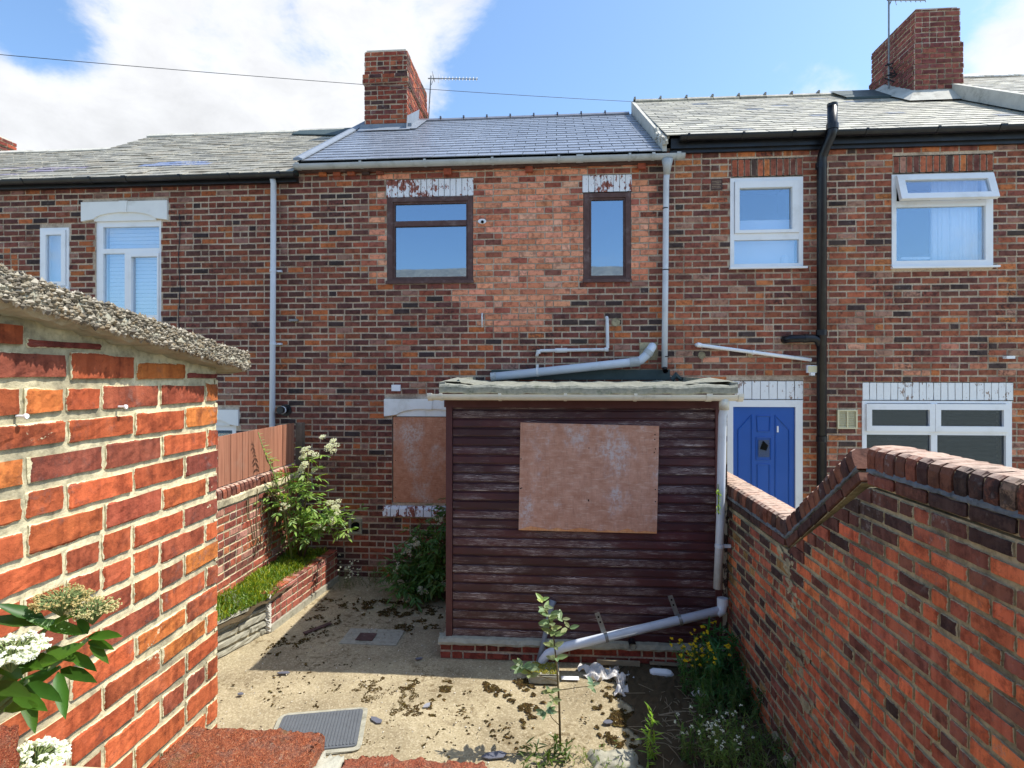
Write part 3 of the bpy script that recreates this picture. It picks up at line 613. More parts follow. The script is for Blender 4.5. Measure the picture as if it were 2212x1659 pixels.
s = MB(); s.box(-2.308, -1.06, D0+.0, D0+.08, .86, .98); s = s.build('sill', M['mortar_f'], hB)
for i in range(11):
    x = -2.305+i*.113; m = MB(); m.prism([(D0-.07, .855), (D0+.05, .855), (D0+.05, .99), (D0-.03, .985), (D0-.062, .95)], lambda a, b, d: (d, a, b), x, x+.102); m.build('sill_brick', M['flake'], s)
for x in (-1.42, -.325, 1.152): bar(hB, x-.05, x+.05, D0-.07, D0+.02, 5.46, 5.56, 'brick_f', 'corbel_brick').color = (*lin(160, 84, 62), 1)
for i in range(5): bar(hB, -3.2+i*.2, -3.1+i*.2, D0-.05, D0+.02, 5.485, 5.555, 'brick_f', 'corbel_brick').color = (*pick(PAL_OLD), 1)
rB = roof_slab(hB, M['flash_dark'], -3.46, 1.40, YE, 5.645, YR, 7.49)
def slB(x, k): q = rng.uniform(.9, 1.1); return tuple(v*q for v in lin(134, 141, 152))
slates(rB, M['slate_new'], -3.40, 1.40, YE, 5.645, YR, 7.49, .30, .195, slB, jit=.0015, tilt=.006)
ridge(hB, M['slate_new'], -2.5, 1.36, YR, 7.525, .45, clip=.006)
for o in hB.children:
    if o.name.startswith('ridge_tile') or o.name.startswith('ridge_clip'): o.color = (*lin(112, 114, 122), 1)
# pale lead verge down the left edge, flashing round the chimney
m = MB(); k = 1.845/2.96
for i in range(1): m.prism([(-3.50, 0), (-3.37, 0), (-3.37, .02), (-3.43, .045), (-3.50, .03)], lambda a, b, d: (a, YE+2.96*d-.03, 5.655+1.845*d+b), 0, .985)
m.build('verge', M['lead'], hB)
def zB(y): return 5.655+(y-YE)*k
m = MB(); m.add([(-3.32, 9.36, zB(9.36)+.03), (-2.42, 9.36, zB(9.36)+.03), (-2.42, 9.5, zB(9.5)+.05), (-3.32, 9.5, zB(9.5)+.05), (-2.42, 9.5, zB(9.5)+.11), (-3.32, 9.5, zB(9.5)+.11)], [(0, 1, 2, 3), (3, 2, 4, 5)])
m.add([(-2.49, 9.42, zB(9.42)+.03), (-2.32, 9.42, zB(9.42)+.03), (-2.32, 10.3, zB(10.3)+.03), (-2.49, 10.3, zB(10.3)+.03), (-2.475, 9.42, zB(9.42)+.25), (-2.475, 10.3, zB(10.3)+.22)], [(0, 1, 2, 3), (0, 3, 5, 4)]); m.build('chimney_flashing', M['lead'], hB)
cB = chimney(hB, -3.25, -2.50, 9.52, 11.05, 6.9, 8.34, PAL_CH, 'frl', [(7.78, 7.94, .02)])
for yy in (9.95, 10.55):
    m = MB(); m.tube([(-2.87, yy, 8.34), (-2.87, yy, 8.40), (-2.87, yy, 8.46)], [.13, .125, .14], 14); m.build('chimney_pot', M['brick_f'], cB, smooth=True).color = (*lin(176, 96, 66), 1)
gB = gutter(hB, M['gutter_grey'], -3.49, 1.68, 7.41, 5.60, .062, [(-3.44, .05), (-2.57, .03), (-1.7, .03), (-.80, .03), (.07, .03), (.34, .09), (.98, .03), (1.28, .04), (1.60, .05)])
bar(hB, -3.48, 1.45, 7.475, D0-.002, 5.53, 5.585, 'brown_wood', 'fascia')
m = MB(); m.tube([(1.464, 7.41, 5.545), (1.464, 7.42, 5.46), (1.464, 7.445, 5.36)], [.075, .055, .04], 14); m.build('gutter_outlet', M['gutter_grey'], gB, smooth=True)
dp = pipe(hB, M['pipe_grey'], [(1.464, 7.44, 5.38), (1.462, 7.475, 5.30), (1.452, 7.475, 4.0), (1.44, 7.475, 2.86)], .038)
for z in (4.93, 4.13, 3.0): collar(dp, M['black'], (1.455, 7.475, z), .0405, .014)
m = MB(); m.tube([(1.44, 7.47, 2.86), (1.44, 7.45, 2.83), (1.44, 7.40, 2.81)], .033, 12, caps=False); m.build('pipe_shoe', M['black'], dp, smooth=True)
m = MB(); m.box(1.36, 1.50, YE-.02, YR, 0, .11)
m.v = [(x, y, 5.60+(y-YE)*(1.86/2.96)+z) for (x, y, z) in m.v]; 
m2 = pipe(hB, M['pipe_pale'], [(.70, D0+.03, 3.52), (.70, D0-.03, 3.52), (.704, D0-.045, 3.50), (.71, D0-.045, 3.12), (.69, D0-.045, 3.095), (.5, D0-.045, 3.095), (-.17, D0-.045, 3.084), (-.205, D0-.045, 3.07), (-.222, D0-.045, 3.01)], .022, 'waste_pipe', 10)
collar(m2, M['pipe_pale'], (.10, D0-.045, 3.088), .03, .16, 'pipe_joint', (1, 0, .02)); collar(m2, M['pipe_pale'], (.695, D0-.045, 3.097), .028, .05, 'pipe_joint', (1, 0, 0)); collar(m2, M['pipe_pale'], (-.20, D0-.045, 3.07), .028, .05, 'pipe_joint', (0, 0, 1))
m2 = pipe(hB, M['pipe_grey'], [(1.30, D0+.04, 3.13), (1.285, D0-.06, 3.13), (1.26, D0-.11, 3.10), (1.20, D0-.125, 3.02), (1.13, D0-.125, 2.955), (1.05, D0-.125, 2.93), (-.81, D0-.14, 2.735)], .056, 'soil_pipe', 18)
collar(m2, M['gutter_grey'], (1.045, D0-.125, 2.93), .064, .12, 'pipe_joint', (1, 0, .105)); collar(m2, M['gutter_grey'], (1.225, D0-.12, 3.05), .063, .06, 'pipe_joint', (.6, .1, .8)); collar(m2, M['gutter_grey'], (-.79, D0-.14, 2.737), .06, .07, 'pipe_joint', (1, 0, .105)); collar(m2, M['pipe_pale'], (-.21, D0-.137, 2.8), .062, .03, 'pipe_bracket', (1, 0, .105)); bar(m2, -.225, -.195, D0-.13, D0, 2.85, 2.90, 'pipe_pale', 'pipe_bracket')
m = MB(); m.box(1.13, 1.36, D0-.016, D0+.01, 2.96, 3.19); m.build('cement_patch', M['mortar_r'], hB)
m = MB(); m.tube([(-.955, D0+.01, 4.824), (-.955, D0-.03, 4.824)], .055, 18); m.v = [(x, y, 4.824+(z-4.824)*.6) for x, y, z in m.v]; v_ = m.build('vent_cowl', M['white'], hB); m = MB(); m.tube([(-.95, D0-.03, 4.815), (-.95, D0-.045, 4.812)], .02, 10); m.build('cowl_hole', M['dark'], v_)
m = MB(); m.tube([(-.955, D0+.01, 3.59), (-.955, D0-.03, 3.585), (-.955, D0-.04, 3.55), (-.953, D0-.04, 3.40)], .012, 8); m.build('overflow_pipe', M['pipe_pale'], hB, smooth=True)
bar(hB, -2.19, -2.07, D0-.04, D0-.005, 2.545, 2.63, 'white', 'junction_box')
m = MB(); m.ring(-2.79, -2.61, .59, .79, .03, D0-.02, D0+.06); a_ = m.build('vent_surround', M['concrete'], hB); m = MB(); m.tube([(-2.70, D0-.015, .69), (-2.70, D0+.05, .69)], .062, 16); m.build('vent_hole', M['dark'], a_)
bar(hB, -.83, 1.52, D0-.03, D0-.004, 2.70, 2.83, 'flash_dark', 'roof_flashing')
# render fillet between roofs B and C
m = MB(); kc = 1.86/2.96
m.prism([(YE+.04, 5.66), (YR, 5.60+2.99*kc+.0), (YR, 7.72), (YE+.04, 5.845)], lambda a, b, d: (d, a, b), 1.405, 1.462); m.build('verge_render', M['render'], hB)
m = MB()
for i in range(26):
    t = rng.random()*.16; c_ = Vector((1.44+rng.uniform(-.06, .04), YE+t*2.9, 5.72+t*1.86+rng.uniform(-.04, .12))); m.tube([c_, c_+Vector((rng.uniform(-.05, .05), rng.uniform(-.04, .04), rng.uniform(.0, .06)))], rng.uniform(.012, .028), 5)
m.build('crumbling_mortar', M['render'], hB)

# ---- house C: right, blue door
hC = thing('terraced_house', 'right terraced house with blue door, white plastic windows and black soil stack', 'house', (4.0, D0, 0))
wC = house_shell(hC, 1.48, 6.4, 5.74, 7.68, holesC, 'mortar_f')
B = Bricks(); B.add(F, share(1.48, 6.4, 5.69), lambda r, f: sooty(pick(PAL_C if rng.random() > .12 or r[2] > 3.1 else PAL_NEW), .83), 'f'); B.finish(wC, {'f': M['brick_f']}, hidden=in_shed)
# upper left window
w = MB(); w.ring(2.295, 3.21, 4.16, 5.32, (.05, .05, .045, .045), D0-.012, D0+.06); w = w.build('window', M['white'], hC)
bar(w, 2.346, 3.159, D0-.01, D0+.058, 4.515, 4.60, 'white', 'transom'); m = MB(); m.ring(2.35, 3.155, 4.602, 5.273, (.058, .085, .04, .085), D0-.03, D0+.05); m.build('sash', M['white'], w)
pane(w, 2.40, 3.075, 4.636, 5.195, D0+.02); pane(w, 2.346, 3.159, 4.205, 4.515, D0+.02); bar(w, 2.36, 3.15, D0+.11, D0+.12, 4.18, 4.80, 'curtain', 'net_curtain'); room(hC, 2.3, 3.2, 4.16, 5.3, D0)
sill(hC, 2.28, 3.25, D0-.055, D0+.05, 4.16, 'white', .025); soldier(hC, M['brick_f'], 2.312, 3.21, 5.335, 5.575, D0, 11, lambda: pick(PAL_C))
m = MB(); m.tube([(3.02, D0+.1, 4.21), (3.02, D0+.1, 4.30), (3.02, D0+.1, 4.33)], [.045, .05, .02], 12); m.build('bottle_inside', M['white'], w)
# upper right window with open top sash
w = MB(); w.ring(4.304, 5.523, 4.14, 5.315, (.055, .09, .075, .05), D0-.012, D0+.06); w = w.build('window', M['white'], hC)
bar(w, 4.36, 5.432, D0-.01, D0+.058, 4.90, 4.975, 'white', 'transom'); pane(w, 4.36, 5.432, 4.215, 4.90, D0+.02)
Ms = Matrix.Translation((4.345, D0-.02, 5.29)) @ Matrix.Rotation(R(-17), 4, 'X')
m = MB(); m.ring(0, 1.16, -.345, 0, (.085, .085, .075, .075), -.03, .025); m.v = [tuple(Ms @ Vector(p)) for p in m.v]; sa = m.build('open_sash', M['white'], w)
m = MB(); m.box(.085, 1.075, -.005, .001, -.27, -.075, M=Ms); m.build('pane', M['glass'], sa)
m = MB()
for i in range(15): m.tube([(4.88+i*.037, D0+.12+.012*math.sin(i*1.7), 4.2), (4.88+i*.037, D0+.12+.012*math.sin(i*1.7), 5.25)], .024, 8)
m.build('curtain', M['curtain'], w, smooth=True); m = MB()
for i in range(2): m.tube([(4.385+i*.03, D0+.12, 4.2), (4.385+i*.03, D0+.12, 5.25)], .02, 8)
m.build('curtain', M['curtain'], w, smooth=True); m = MB(); m.box(4.5, 4.9, D0+.13, D0+.15, 4.26, 4.29); m.build('radiator_shelf', M['white'], w); room(hC, 4.31, 5.52, 4.14, 5.31, D0)
sill(hC, 4.29, 5.58, D0-.055, D0+.05, 4.14, 'white', .025); soldier(hC, M['brick_f'], 4.324, 5.534, 5.33, 5.56, D0, 15, lambda: pick(PAL_C))
# ground floor window
w = MB(); w.ring(3.941, 5.745, 1.1, 2.432, (.055, .07, .06, .03), D0-.012, D0+.06); w = w.build('window', M['white'], hC)
bar(w, 4.78, 4.855, D0-.01, D0+.058, 1.16, 2.402, 'white', 'mullion'); bar(w, 3.996, 4.78, D0-.011, D0+.056, 2.0, 2.05, 'white', 'transom'); bar(w, 4.855, 5.675, D0-.011, D0+.056, 2.0, 2.05, 'white', 'transom')
for (a, b) in ((3.985, 4.815), (4.82, 5.70)):
    m = MB(); m.ring(a, b, 2.045, 2.395, (.065, .065, .068, .075), D0-.035, D0+.04); sa = m.build('sash', M['white'], w); pane(sa, a+.06, b-.06, 2.11, 2.325, D0+.0, 'glass_dark')
pane(w, 3.996, 4.78, 1.16, 2.0, D0+.02, 'glass_dark'); pane(w, 4.855, 5.675, 1.16, 2.0, D0+.022, 'glass_dark'); room(hC, 3.95, 5.74, 1.1, 2.43, D0); sill(hC, 3.9, 5.8, D0-.06, D0+.05, 1.1, 'white', .03)
m = MB()
for i in range(22): m.box(4.0, 5.68, D0+.13, D0+.16, 1.18+i*.056, 1.18+i*.056+.028)
m.build('blind', M['blind_dark'], w); soldier(hC, M['flake2'], 3.95, 5.771, 2.435, 2.673, D0, 21)
# door
dr = MB(); dr.ring(2.25, 3.204, .02, 2.433, (.08, .09, .0, .085), D0-.015, D0+.06); fr = dr.build('door_frame', M['white'], hC)
d = MB(); d.box(2.332, 3.112, D0+.01, D0+.05, .03, 2.346); door = d.build('door', M['blue'], hC); cx = 2.722
def mould(poly, w=.018, y=D0-.002):
    m = MB(); n = len(poly)
    for i in range(n): a, b = Vector((poly[i][0], D0+.008, poly[i][1])), Vector((poly[(i+1) % n][0], D0+.008, poly[(i+1) % n][1])); m.tube([a, b], w/2, 6)
    return m.build('door_moulding', M['blue'], door)
mould([(cx-.075, 2.03), (cx+.075, 2.03), (cx+.085, 2.23), (cx-.085, 2.23)]); mould([(cx-.09, 1.66), (cx+.09, 1.66), (cx+.09, 1.95), (cx-.09, 1.95)]); mould([(cx-.075, .5), (cx+.075, .5), (cx+.075, 1.6), (cx-.075, 1.6)])
for s_ in (-1, 1): mould([(cx+s_*.15, .5), (cx+s_*.32, .5), (cx+s_*.32, 2.05), (cx+s_*.15, 2.24)])
m = MB(); m.box(cx-.07, cx+.07, D0-.004, D0+.012, 1.70, 1.92); dg = m.build('door_light', M['glass_dark'], door); m = MB(); m.prism([(cx-.05, 1.80), (cx-.01, 1.91), (cx+.055, 1.85), (cx+.03, 1.78)], lambda a, b, d_: (a, d_, b), D0-.008, D0-.003); m.build('broken_hole', M['dark'], dg)
bar(door, cx+.165, cx+.185, D0-.004, D0+.012, 2.02, 2.10, 'white', 'number_plate'); m = MB(); m.box(2.24, 3.216, D0-.012, D0+.08, 2.434, 2.44); m.build('frame_head', M['white'], fr); soldier(hC, M['flake2'], 2.25, 3.216, 2.44, 2.69, D0, 9)
# roof and gutter
rC = roof_slab(hC, M['flash_dark'], 1.48, 6.38, YE, 5.84, YR, 7.70)
def slC(x, k):
    c = rng.choice([lin(180, 175, 160), lin(168, 163, 149), lin(190, 185, 168), lin(154, 151, 140)]); q = rng.uniform(.9, 1.08)
    if rng.random() < .03: c = lin(110, 118, 132)
    return tuple(v*q for v in c)
slates(rC, M['slate_old'], 1.46, 6.36, YE, 5.84, YR, 7.70, .26, .165, slC, jit=.003, tilt=.016)
ridge(hC, M['slate_old'], 1.46, 5.1, YR, 7.745, .45, clip=.014)
for o in hC.children:
    if o.name.startswith('ridge_'): o.color = (*lin(140, 138, 126), 1)
gutter(hC, M['black_iron'], 1.62, 6.4, 7.39, 5.825, .06, [(1.72, .03), (2.4, .03), (3.02, .04), (3.9, .03), (4.75, .03), (5.5, .08), (6.1, .03)])
bar(hC, 1.52, 6.4, 7.46, 7.5, 5.70, 5.83, 'black', 'fascia'); bar(hC, 1.52, 6.4, 7.50, D0-.002, 5.655, 5.705, 'black', 'soffit')
sp = pipe(hC, M['black_iron'], [(3.46, 7.30, 6.13), (3.46, 7.30, 5.80), (3.455, 7.305, 5.76), (3.405, 7.425, 5.56), (3.397, 7.44, 5.50), (3.40, 7.45, .1)], .058, 'soil_stack', 18)
for p, r_ in (((3.46, 7.30, 5.85), .07), ((3.395, 7.45, 5.42), .068), ((3.398, 7.45, 3.3), .066), ((3.399, 7.45, 1.95), .066)): collar(sp, M['black_iron'], p, r_, .07)
m = MB(); m.tube([(3.46, 7.30, 6.10), (3.46, 7.30, 6.135)], .061, 18); m.build('stack_cap', M['black'], sp)
m = MB(); m.tube([(2.98, D0+.02, 3.215), (2.99, D0-.07, 3.22), (3.02, D0-.10, 3.225), (3.30, D0-.10, 3.23), (3.36, D0-.10, 3.20), (3.395, D0-.10, 3.10)], .05, 14); br = m.build('branch_pipe', M['black_iron'], hC, smooth=True); collar(br, M['black_iron'], (3.2, D0-.10, 3.228), .056, .04, 'collar', (1, 0, 0))
ov = pipe(hC, M['white'], [(1.86, D0+.02, 3.155), (1.87, D0-.05, 3.155), (1.89, D0-.055, 3.15), (2.6, D0-.055, 3.05), (3.29, D0-.055, 2.955)], .024, 'overflow_pipe', 10); collar(ov, M['white'], (2.57, D0-.055, 3.054), .03, .03, 'pipe_clip', (1, 0, -.14)); collar(ov, M['white'], (1.885, D0-.055, 3.151), .031, .05, 'pipe_joint', (1, 0, -.14))
m = MB(); m.ring(2.053, 2.195, 5.174, 5.32, .008, D0-.008, D0+.03)
for i in range(6): m.box(2.062, 2.186, D0-.004, D0+.02, 5.188+i*.022, 5.188+i*.022+.011)
m.build('air_brick', M['brown_wood'], hC)
m = MB(); m.ring(3.63, 3.876, 2.072, 2.316, .02, D0-.03, D0+.005); vt = m.build('wall_vent', M['cream'], hC); bar(vt, 3.745, 3.762, D0-.028, D0, 2.092, 2.296, 'cream', 'vent_bar')
for sx in (3.652, 3.764):
    for i in range(9): bx_ = MB(); bx_.prism([(D0-.004, 2.094+i*.0225), (D0-.024, 2.096+i*.0225), (D0-.006, 2.114+i*.0225)], lambda a, b, d_: (d_, a, b), sx, sx+.09); bx_.build('vent_slat', M['cream'], vt)
bar(hC, 5.64, 5.74, D0-.07, D0, 2.965, 3.0, 'white', 'wall_bracket')
for (x, z, r_) in ((1.93, 3.02, .05), (2.55, 3.02, .035), (.82, 3.46, .06)): m = MB(); m.tube([(x, D0-.012, z), (x, D0+.004, z)], r_, 9); m.build('mortar_patch', M['mortar_r'], hC if x > 1.4 else hB)
chimney(hC, 5.78, 6.47, 9.5, 10.75, 6.9, 8.62, [((132, 76, 70), .5), ((120, 66, 60), .3), ((150, 84, 72), .2)], 'frl', [(7.15, 8.08, .022)])
m = MB(); kk = 1.86/2.96; m.add([(4.85, 9.75, 5.86+2.35*kk+.04), (5.75, 9.75, 5.86+2.35*kk+.04), (5.75, 10.36, 7.78), (4.85, 10.36, 7.78), (4.85, 9.75, 5.86+2.35*kk), (5.75, 9.75, 5.86+2.35*kk)], [(0, 1, 2, 3), (4, 5, 1, 0)]); m.build('ridge_sheet', M['flash_dark'], hC)
m = MB(); m.add([(5.55, 9.25, 5.86+1.85*kk+.03), (6.5, 9.25, 5.86+1.85*kk+.03), (6.5, 9.49, 5.86+2.09*kk+.16), (5.76, 9.49, 5.86+2.09*kk+.16), (5.76, 10.3, 5.86+2.9*kk+.16), (5.55, 10.3, 5.86+2.9*kk+.03)], [(0, 1, 2, 3), (0, 3, 4, 5)]); m.build('chimney_flashing', M['render'], hC)

# ---- house D: beyond C
hD = thing('terraced_house', 'far right terraced house, only its raised slate roof with pale mortar verge shows', 'house', (9, D0, 0))
house_shell(hD, 6.404, 12, 5.9, 7.9, [], 'mortar_f'); B = Bricks(); wD = [c for c in hD.children if c.name.startswith('wall')][0]; B.add(F, lay(6.41, 8.2, 2.5, 5.85, []), lambda r, f: pick(PAL_C), 'f'); B.finish(wD, {'f': M['brick_f']})
rD = roof_slab(hD, M['flash_dark'], 6.38, 12, YE, 6.06, YR, 7.92); slates(rD, M['slate_old'], 6.42, 10.5, YE, 6.06, YR, 7.92, .26, .165, slC, jit=.003, tilt=.016, limit=150)
m = MB(); m.prism([(YE-.03, 5.87), (YR, 7.73), (YR, 7.95), (YE-.03, 6.09)], lambda a, b, d: (d, a, b), 6.32, 6.42); m.build('verge_render', M['render'], hD)
ridge(hD, M['slate_old'], 6.6, 11, YR, 7.97, .45)
gutter(hD, M['black_iron'], 6.41, 11, 7.39, 6.03, .06, [(7, .03)])

# ---- the terrace opposite, which the upstairs panes mirror
hO = thing('terraced_house', 'terrace behind the camera, mirrored as a dark roofline low in the upstairs panes', 'house', (0, -14, 0))
m = MB(); m.box(-14, 9, -17, -11.2, -.05, 5.9); m.build('wall', M['brick_f'], hO).color = (.15, .07, .06, 1)
m = MB(); m.prism([(-17.2, 5.9), (-11.0, 5.9), (-14, 8.35)], lambda a, b, d: (d, a, b), -14.2, 9.2); m.build('roof', M['slate_old'], hO).color = (.25, .25, .23, 1)
# ------------------------------------------------------------------ aerials, cable, lamp, boards
def aerial(label, x, y, z0, z1, boom, n, lean=0.0, tall=None):
    t = thing('television_aerial', label, 'aerial', (x, y, z0)); m = MB(); m.tube([(x, y, z0), (x+lean, y, z1)], .014, 6); m.build('mast', M['metal'], t)
    m = MB(); bx, dx, dy, dz = boom; a = Vector((x+lean+bx, y, z1-.05)); d = Vector((dx, dy, dz)); m.tube([a, a+d], .011, 6); m.build('boom', M['metal'], t)
    for i in range(n):
        p = a+d*(.22+.76*i/(n-1)); hh = .10 if i else .2; m = MB(); m.tube([p+Vector((0, -.03, -hh*.5)), p+Vector((0, .03, hh*.5))], .006, 5); m.build('element', M['metal'], t)
    m = MB(); p = a+d*.12; m.tube([p+Vector((-.05, 0, -.12)), p], .006, 5); m.tube([p, p+Vector((-.03, 0, .14))], .006, 5); m.tube([p+Vector((0, -.1, .02)), p+Vector((0, .1, -.02))], .006, 5); m.build('reflector', M['metal'], t); return t
ta = aerial('thin grey comb aerial on the left brick chimney', -2.44, 10.9, 7.72, 8.62, (-.06, .98, 0, -.05), 12, .05)
tb = aerial('tall dark aerial mast beside the right brick chimney, topped by faint rods', 5.66, 10.0, 7.62, 9.16, (-.03, .62, 0, -.03), 7)
m = MB()
for i in range(7): a = Vector((5.66, 10.0, 7.75+i*.045)); m.tube([a, a+Vector((rng.uniform(-.12, .12), -.04, rng.uniform(-.05, .09))), a+Vector((rng.uniform(-.1, .14), -.05, rng.uniform(-.12, .1)))], .012, 5)
m.build('cable_tangle', M['wire'], tb)
m = MB(); A = Vector((-7.6, 6.5, 6.82)); Bq = Vector((2.2, 11.6, 8.26))
m.tube([A.lerp(Bq, i/30) + Vector((0, 0, -.06*4*(i/30)*(1-i/30))) for i in range(31)], .0045, 5); tag(m.build('overhead_cable', M['wire']), 'thin overhead cable crossing the sky in front of the left chimney', 'cable')
t = thing('floodlight', 'small white floodlight under the white sloping pipe by the blue door', 'floodlight', (3.288, D0, 2.82)); m = MB(); m.box(3.225, 3.352, D0-.10, D0-.06, 2.79, 2.885); m.build('housing', M['white'], t); m = MB(); m.box(3.235, 3.342, D0-.108, D0-.099, 2.80, 2.875); m.build('lens', M['cream'], t); m = MB(); m.box(3.27, 3.31, D0-.06, D0, 2.82, 2.85); m.box(3.265, 3.315, D0-.11, D0-.05, 2.755, 2.79); m.build('sensor', M['white'], t)
def ply(name, label, pts, y, th, n=(10, 9), tear=0.0, holes=()):
    t = thing(name, label, 'board', (pts[0][0], y, pts[0][1])); m = MB(); bl, br_, tr, tl = [Vector((p[0], 0, p[1])) for p in pts]; nx, nz = n
    for k in (0, 1):
        for j in range(nz+1):
            for i in range(nx+1):
                u, v = i/nx, j/nz; p = (bl.lerp(br_, u)).lerp(tl.lerp(tr, u), v); dz = rng.uniform(-1, 1)*tear*(1 if j == 0 else 0)
                m.v.append((p.x, y-th*(1-k), p.z+dz*(1 if k == 0 else .3))); m.c.append((1, 1, 1)); m.e.append(1.)
    S = (nx+1)*(nz+1); idx = lambda i, j: j*(nx+1)+i
    m.f += [(idx(i, j), idx(i+1, j), idx(i+1, j+1), idx(i, j+1)) for j in range(nz) for i in range(nx)]; m.f += [(S+idx(i, j+1), S+idx(i+1, j+1), S+idx(i+1, j), S+idx(i, j)) for j in range(nz) for i in range(nx)]
    lp = [idx(i, 0) for i in range(nx+1)] + [idx(nx, j) for j in range(1, nz+1)] + [idx(i, nz) for i in range(nx-1, -1, -1)] + [idx(0, j) for j in range(nz-1, 0, -1)]
    m.f += [(lp[i], S+lp[i], S+lp[(i+1) % len(lp)], lp[(i+1) % len(lp)]) for i in range(len(lp))]
    m.build('panel', M['ply'], t); return t
pb = ply('plywood_board', 'tall weathered plywood sheet boarding the ground floor window left of the shed', [(-2.172, 1.035), (-1.19, 1.035), (-1.19, 2.19), (-2.172, 2.19)], D0-.0, .012); pb.children[0].color = (.92, .78, .66, 1)
for (x, z) in ((-2.14, 1.6), (-2.14, 2.1), (-2.14, 1.1), (-1.7, 1.06)): m = MB(); m.tube([(x, D0-.016, z), (x, D0-.01, z)], .006, 6); m.build('screw', M['dark'], pb)

M['peel'] = m_flake('peeling_edge', lin(176, 164, 142), lin(70, 52, 46), .5)
# ------------------------------------------------------------------ lean-to shed
SX0, SX1, SY = -1.045, 1.585, 5.47
sh = thing('lean_to_shed', 'maroon timber lean-to shed with flat felt roof against the middle house', 'shed', (.27, SY, 0))
m = MB(); m.box(SX0+.02, SX1-.02, SY+.035, D0-.012, .2, 2.56); m.build('inner_wall', M['maroon'], sh)
nb = 26; z0b = .205; pit = (2.515-z0b)/nb
mesh_b = []
for k in range(3):
    m = MB(); L = SX1-SX0-.10; n = 14; pr = [(.022, 0), (.004, .003), (0, .012), (.004, pit*.75), (.018, pit*.86), (.02, pit*.985), (.034, pit*.985), (.034, 0)]; vs = []; eg = []
    for i in range(n+1):
        for (a, b) in pr: vs.append((L*i/n, a+rng.uniform(-.0008, .0008), b+rng.uniform(-.0008, .0008))); eg.append(1.0 if b < pit*.8 else .0)
    q = len(pr); m.add(vs, [(i*q+j, (i+1)*q+j, (i+1)*q+(j+1) % q, i*q+(j+1) % q) for i in range(n) for j in range(q)], (1, 1, 1), eg); mesh_b.append(m.mesh('board'))
for i in range(nb): q = rng.uniform(.7, 1.2); put('board', mesh_b[i % 3], M['boards'], sh, (SX0+.062, SY, z0b+i*pit), color=(q, q*rng.uniform(.9, 1.05), q*rng.uniform(.9, 1.1)))
side = []
for k in range(1):
    m = MB(); L = D0-SY-.06; m.prism([(.022, 0), (.004, .003), (0, .012), (.004, pit*.75), (.02, pit*.985), (.034, pit*.985), (.034, 0)], lambda a, b, d: (d, a, b), 0, L); side = m.mesh('board')
for i in range(nb): q = rng.uniform(.7, 1.2); put('side_board', side, M['boards'], sh, (SX0, D0-.03, z0b+i*pit), (0, 0, R(-90)), color=(q, q, q))
for x in (SX0, SX1-.055): m = MB(); m.box(x-.004, x+.058, SY-.012, SY+.05, .16, 2.52); m.build('corner_post', M['maroon'], sh)
m = MB(); m.box(SX1+.006, SX1+.05, SY-.008, SY+.10, .2, 2.52); m.build('edge_strip', M['peel'], sh)
bar(sh, SX0-.02, SX1+.02, SY-.022, SY+.03, 2.445, 2.545, 'maroon', 'fascia')
# felt roof: sagging front roll and raised side kerbs
nx = 40; m = MB(); rx0, rx1, ry = SX0-.04, SX1+.10, SY-.15
prof = [(.01, -.01), (-.012, .0), (-.014, .05), (.0, .07), (.04, .078), (.25, .072), (1.0, .078), (D0-ry-.02, .095)]
for i in range(nx+1):
    x = rx0+(rx1-rx0)*i/nx; sag = .006*math.sin(i*1.1)+.004*math.sin(i*2.7)-.012*math.sin(math.pi*i/nx)
    for k, (a, b) in enumerate(prof): m.v.append((x, ry+a+rng.uniform(-.003, .003), 2.595+b+sag+rng.uniform(-.003, .003))); m.c.append((1, 1, 1)); m.e.append(1.)
q = len(prof); m.f = [(i*q+j, (i+1)*q+j, (i+1)*q+j+1, i*q+j+1) for i in range(nx) for j in range(q-1)]; rf = m.build('felt_roof', M['felt'], sh)
m = MB(); m.box(rx0+.02, rx1-.02, ry+.02, D0-.02, 2.545, 2.585); m.build('roof_deck', M['maroon'], sh)
for (xa, xb, s_) in ((rx0-.01, rx0+.05, 1), (rx1-.05, rx1+.01, -1)):
    m = MB(); m.prism([(ry+.02, 2.60), (D0-.03, 2.62), (D0-.03, 2.735), (ry+.9, 2.725), (ry+.02, 2.69)], lambda a, b, d: (d, a, b), xa, xb); m.build('roof_kerb', M['felt'], rf)
    m = MB(); xc = (xa+xb)/2; m.add([(xc, ry+.05, 2.70), (xc+s_*.5, ry+.15, 2.68), (xc, ry+.9, 2.735)], [(0, 1, 2)]); m.build('felt_fold', M['felt'], rf)
m = MB(); m.tube([(1.50, 7.3, 2.70), (1.55, 7.3, 2.76), (1.62, 7.3, 2.70)], [.03, .045, .02], 6); m.tube([(-.95, 5.5, 2.68), (-.92, 5.5, 2.70)], .02, 6); m.build('torn_felt', M['flash_dark'], rf)
gS = gutter(sh, M['gutter_cream'], SX0-.125, SX1+.12, SY-.185, 2.575, .055, [(SX0-.115, .045), (SX0-.01, .03), (-.50, .028), (.11, .028), (.75, .028), (1.41, .05), (SX1+.105, .045)])
dp = pipe(sh, M['gutter_cream'], [(1.555, SY-.185, 2.55), (1.552, SY-.185, 2.45), (1.545, SY-.165, 2.38), (1.535, SY-.13, 1.4), (1.515, SY-.11, .78)], .037, n=16); dp.data.materials[0] = M['pipe_grey']
m = MB(); m.tube([(1.555, SY-.185, 2.54), (1.553, SY-.185, 2.44)], .045, 16); m.build('gutter_outlet', M['gutter_cream'], gS, smooth=True)
for z in (1.18,): collar(dp, M['pipe_grey'], (1.528, SY-.127, z), .042, .03); bar(dp, 1.55, 1.63, SY-.135, SY-.12, z-.015, z+.015, 'pipe_grey', 'pipe_bracket')
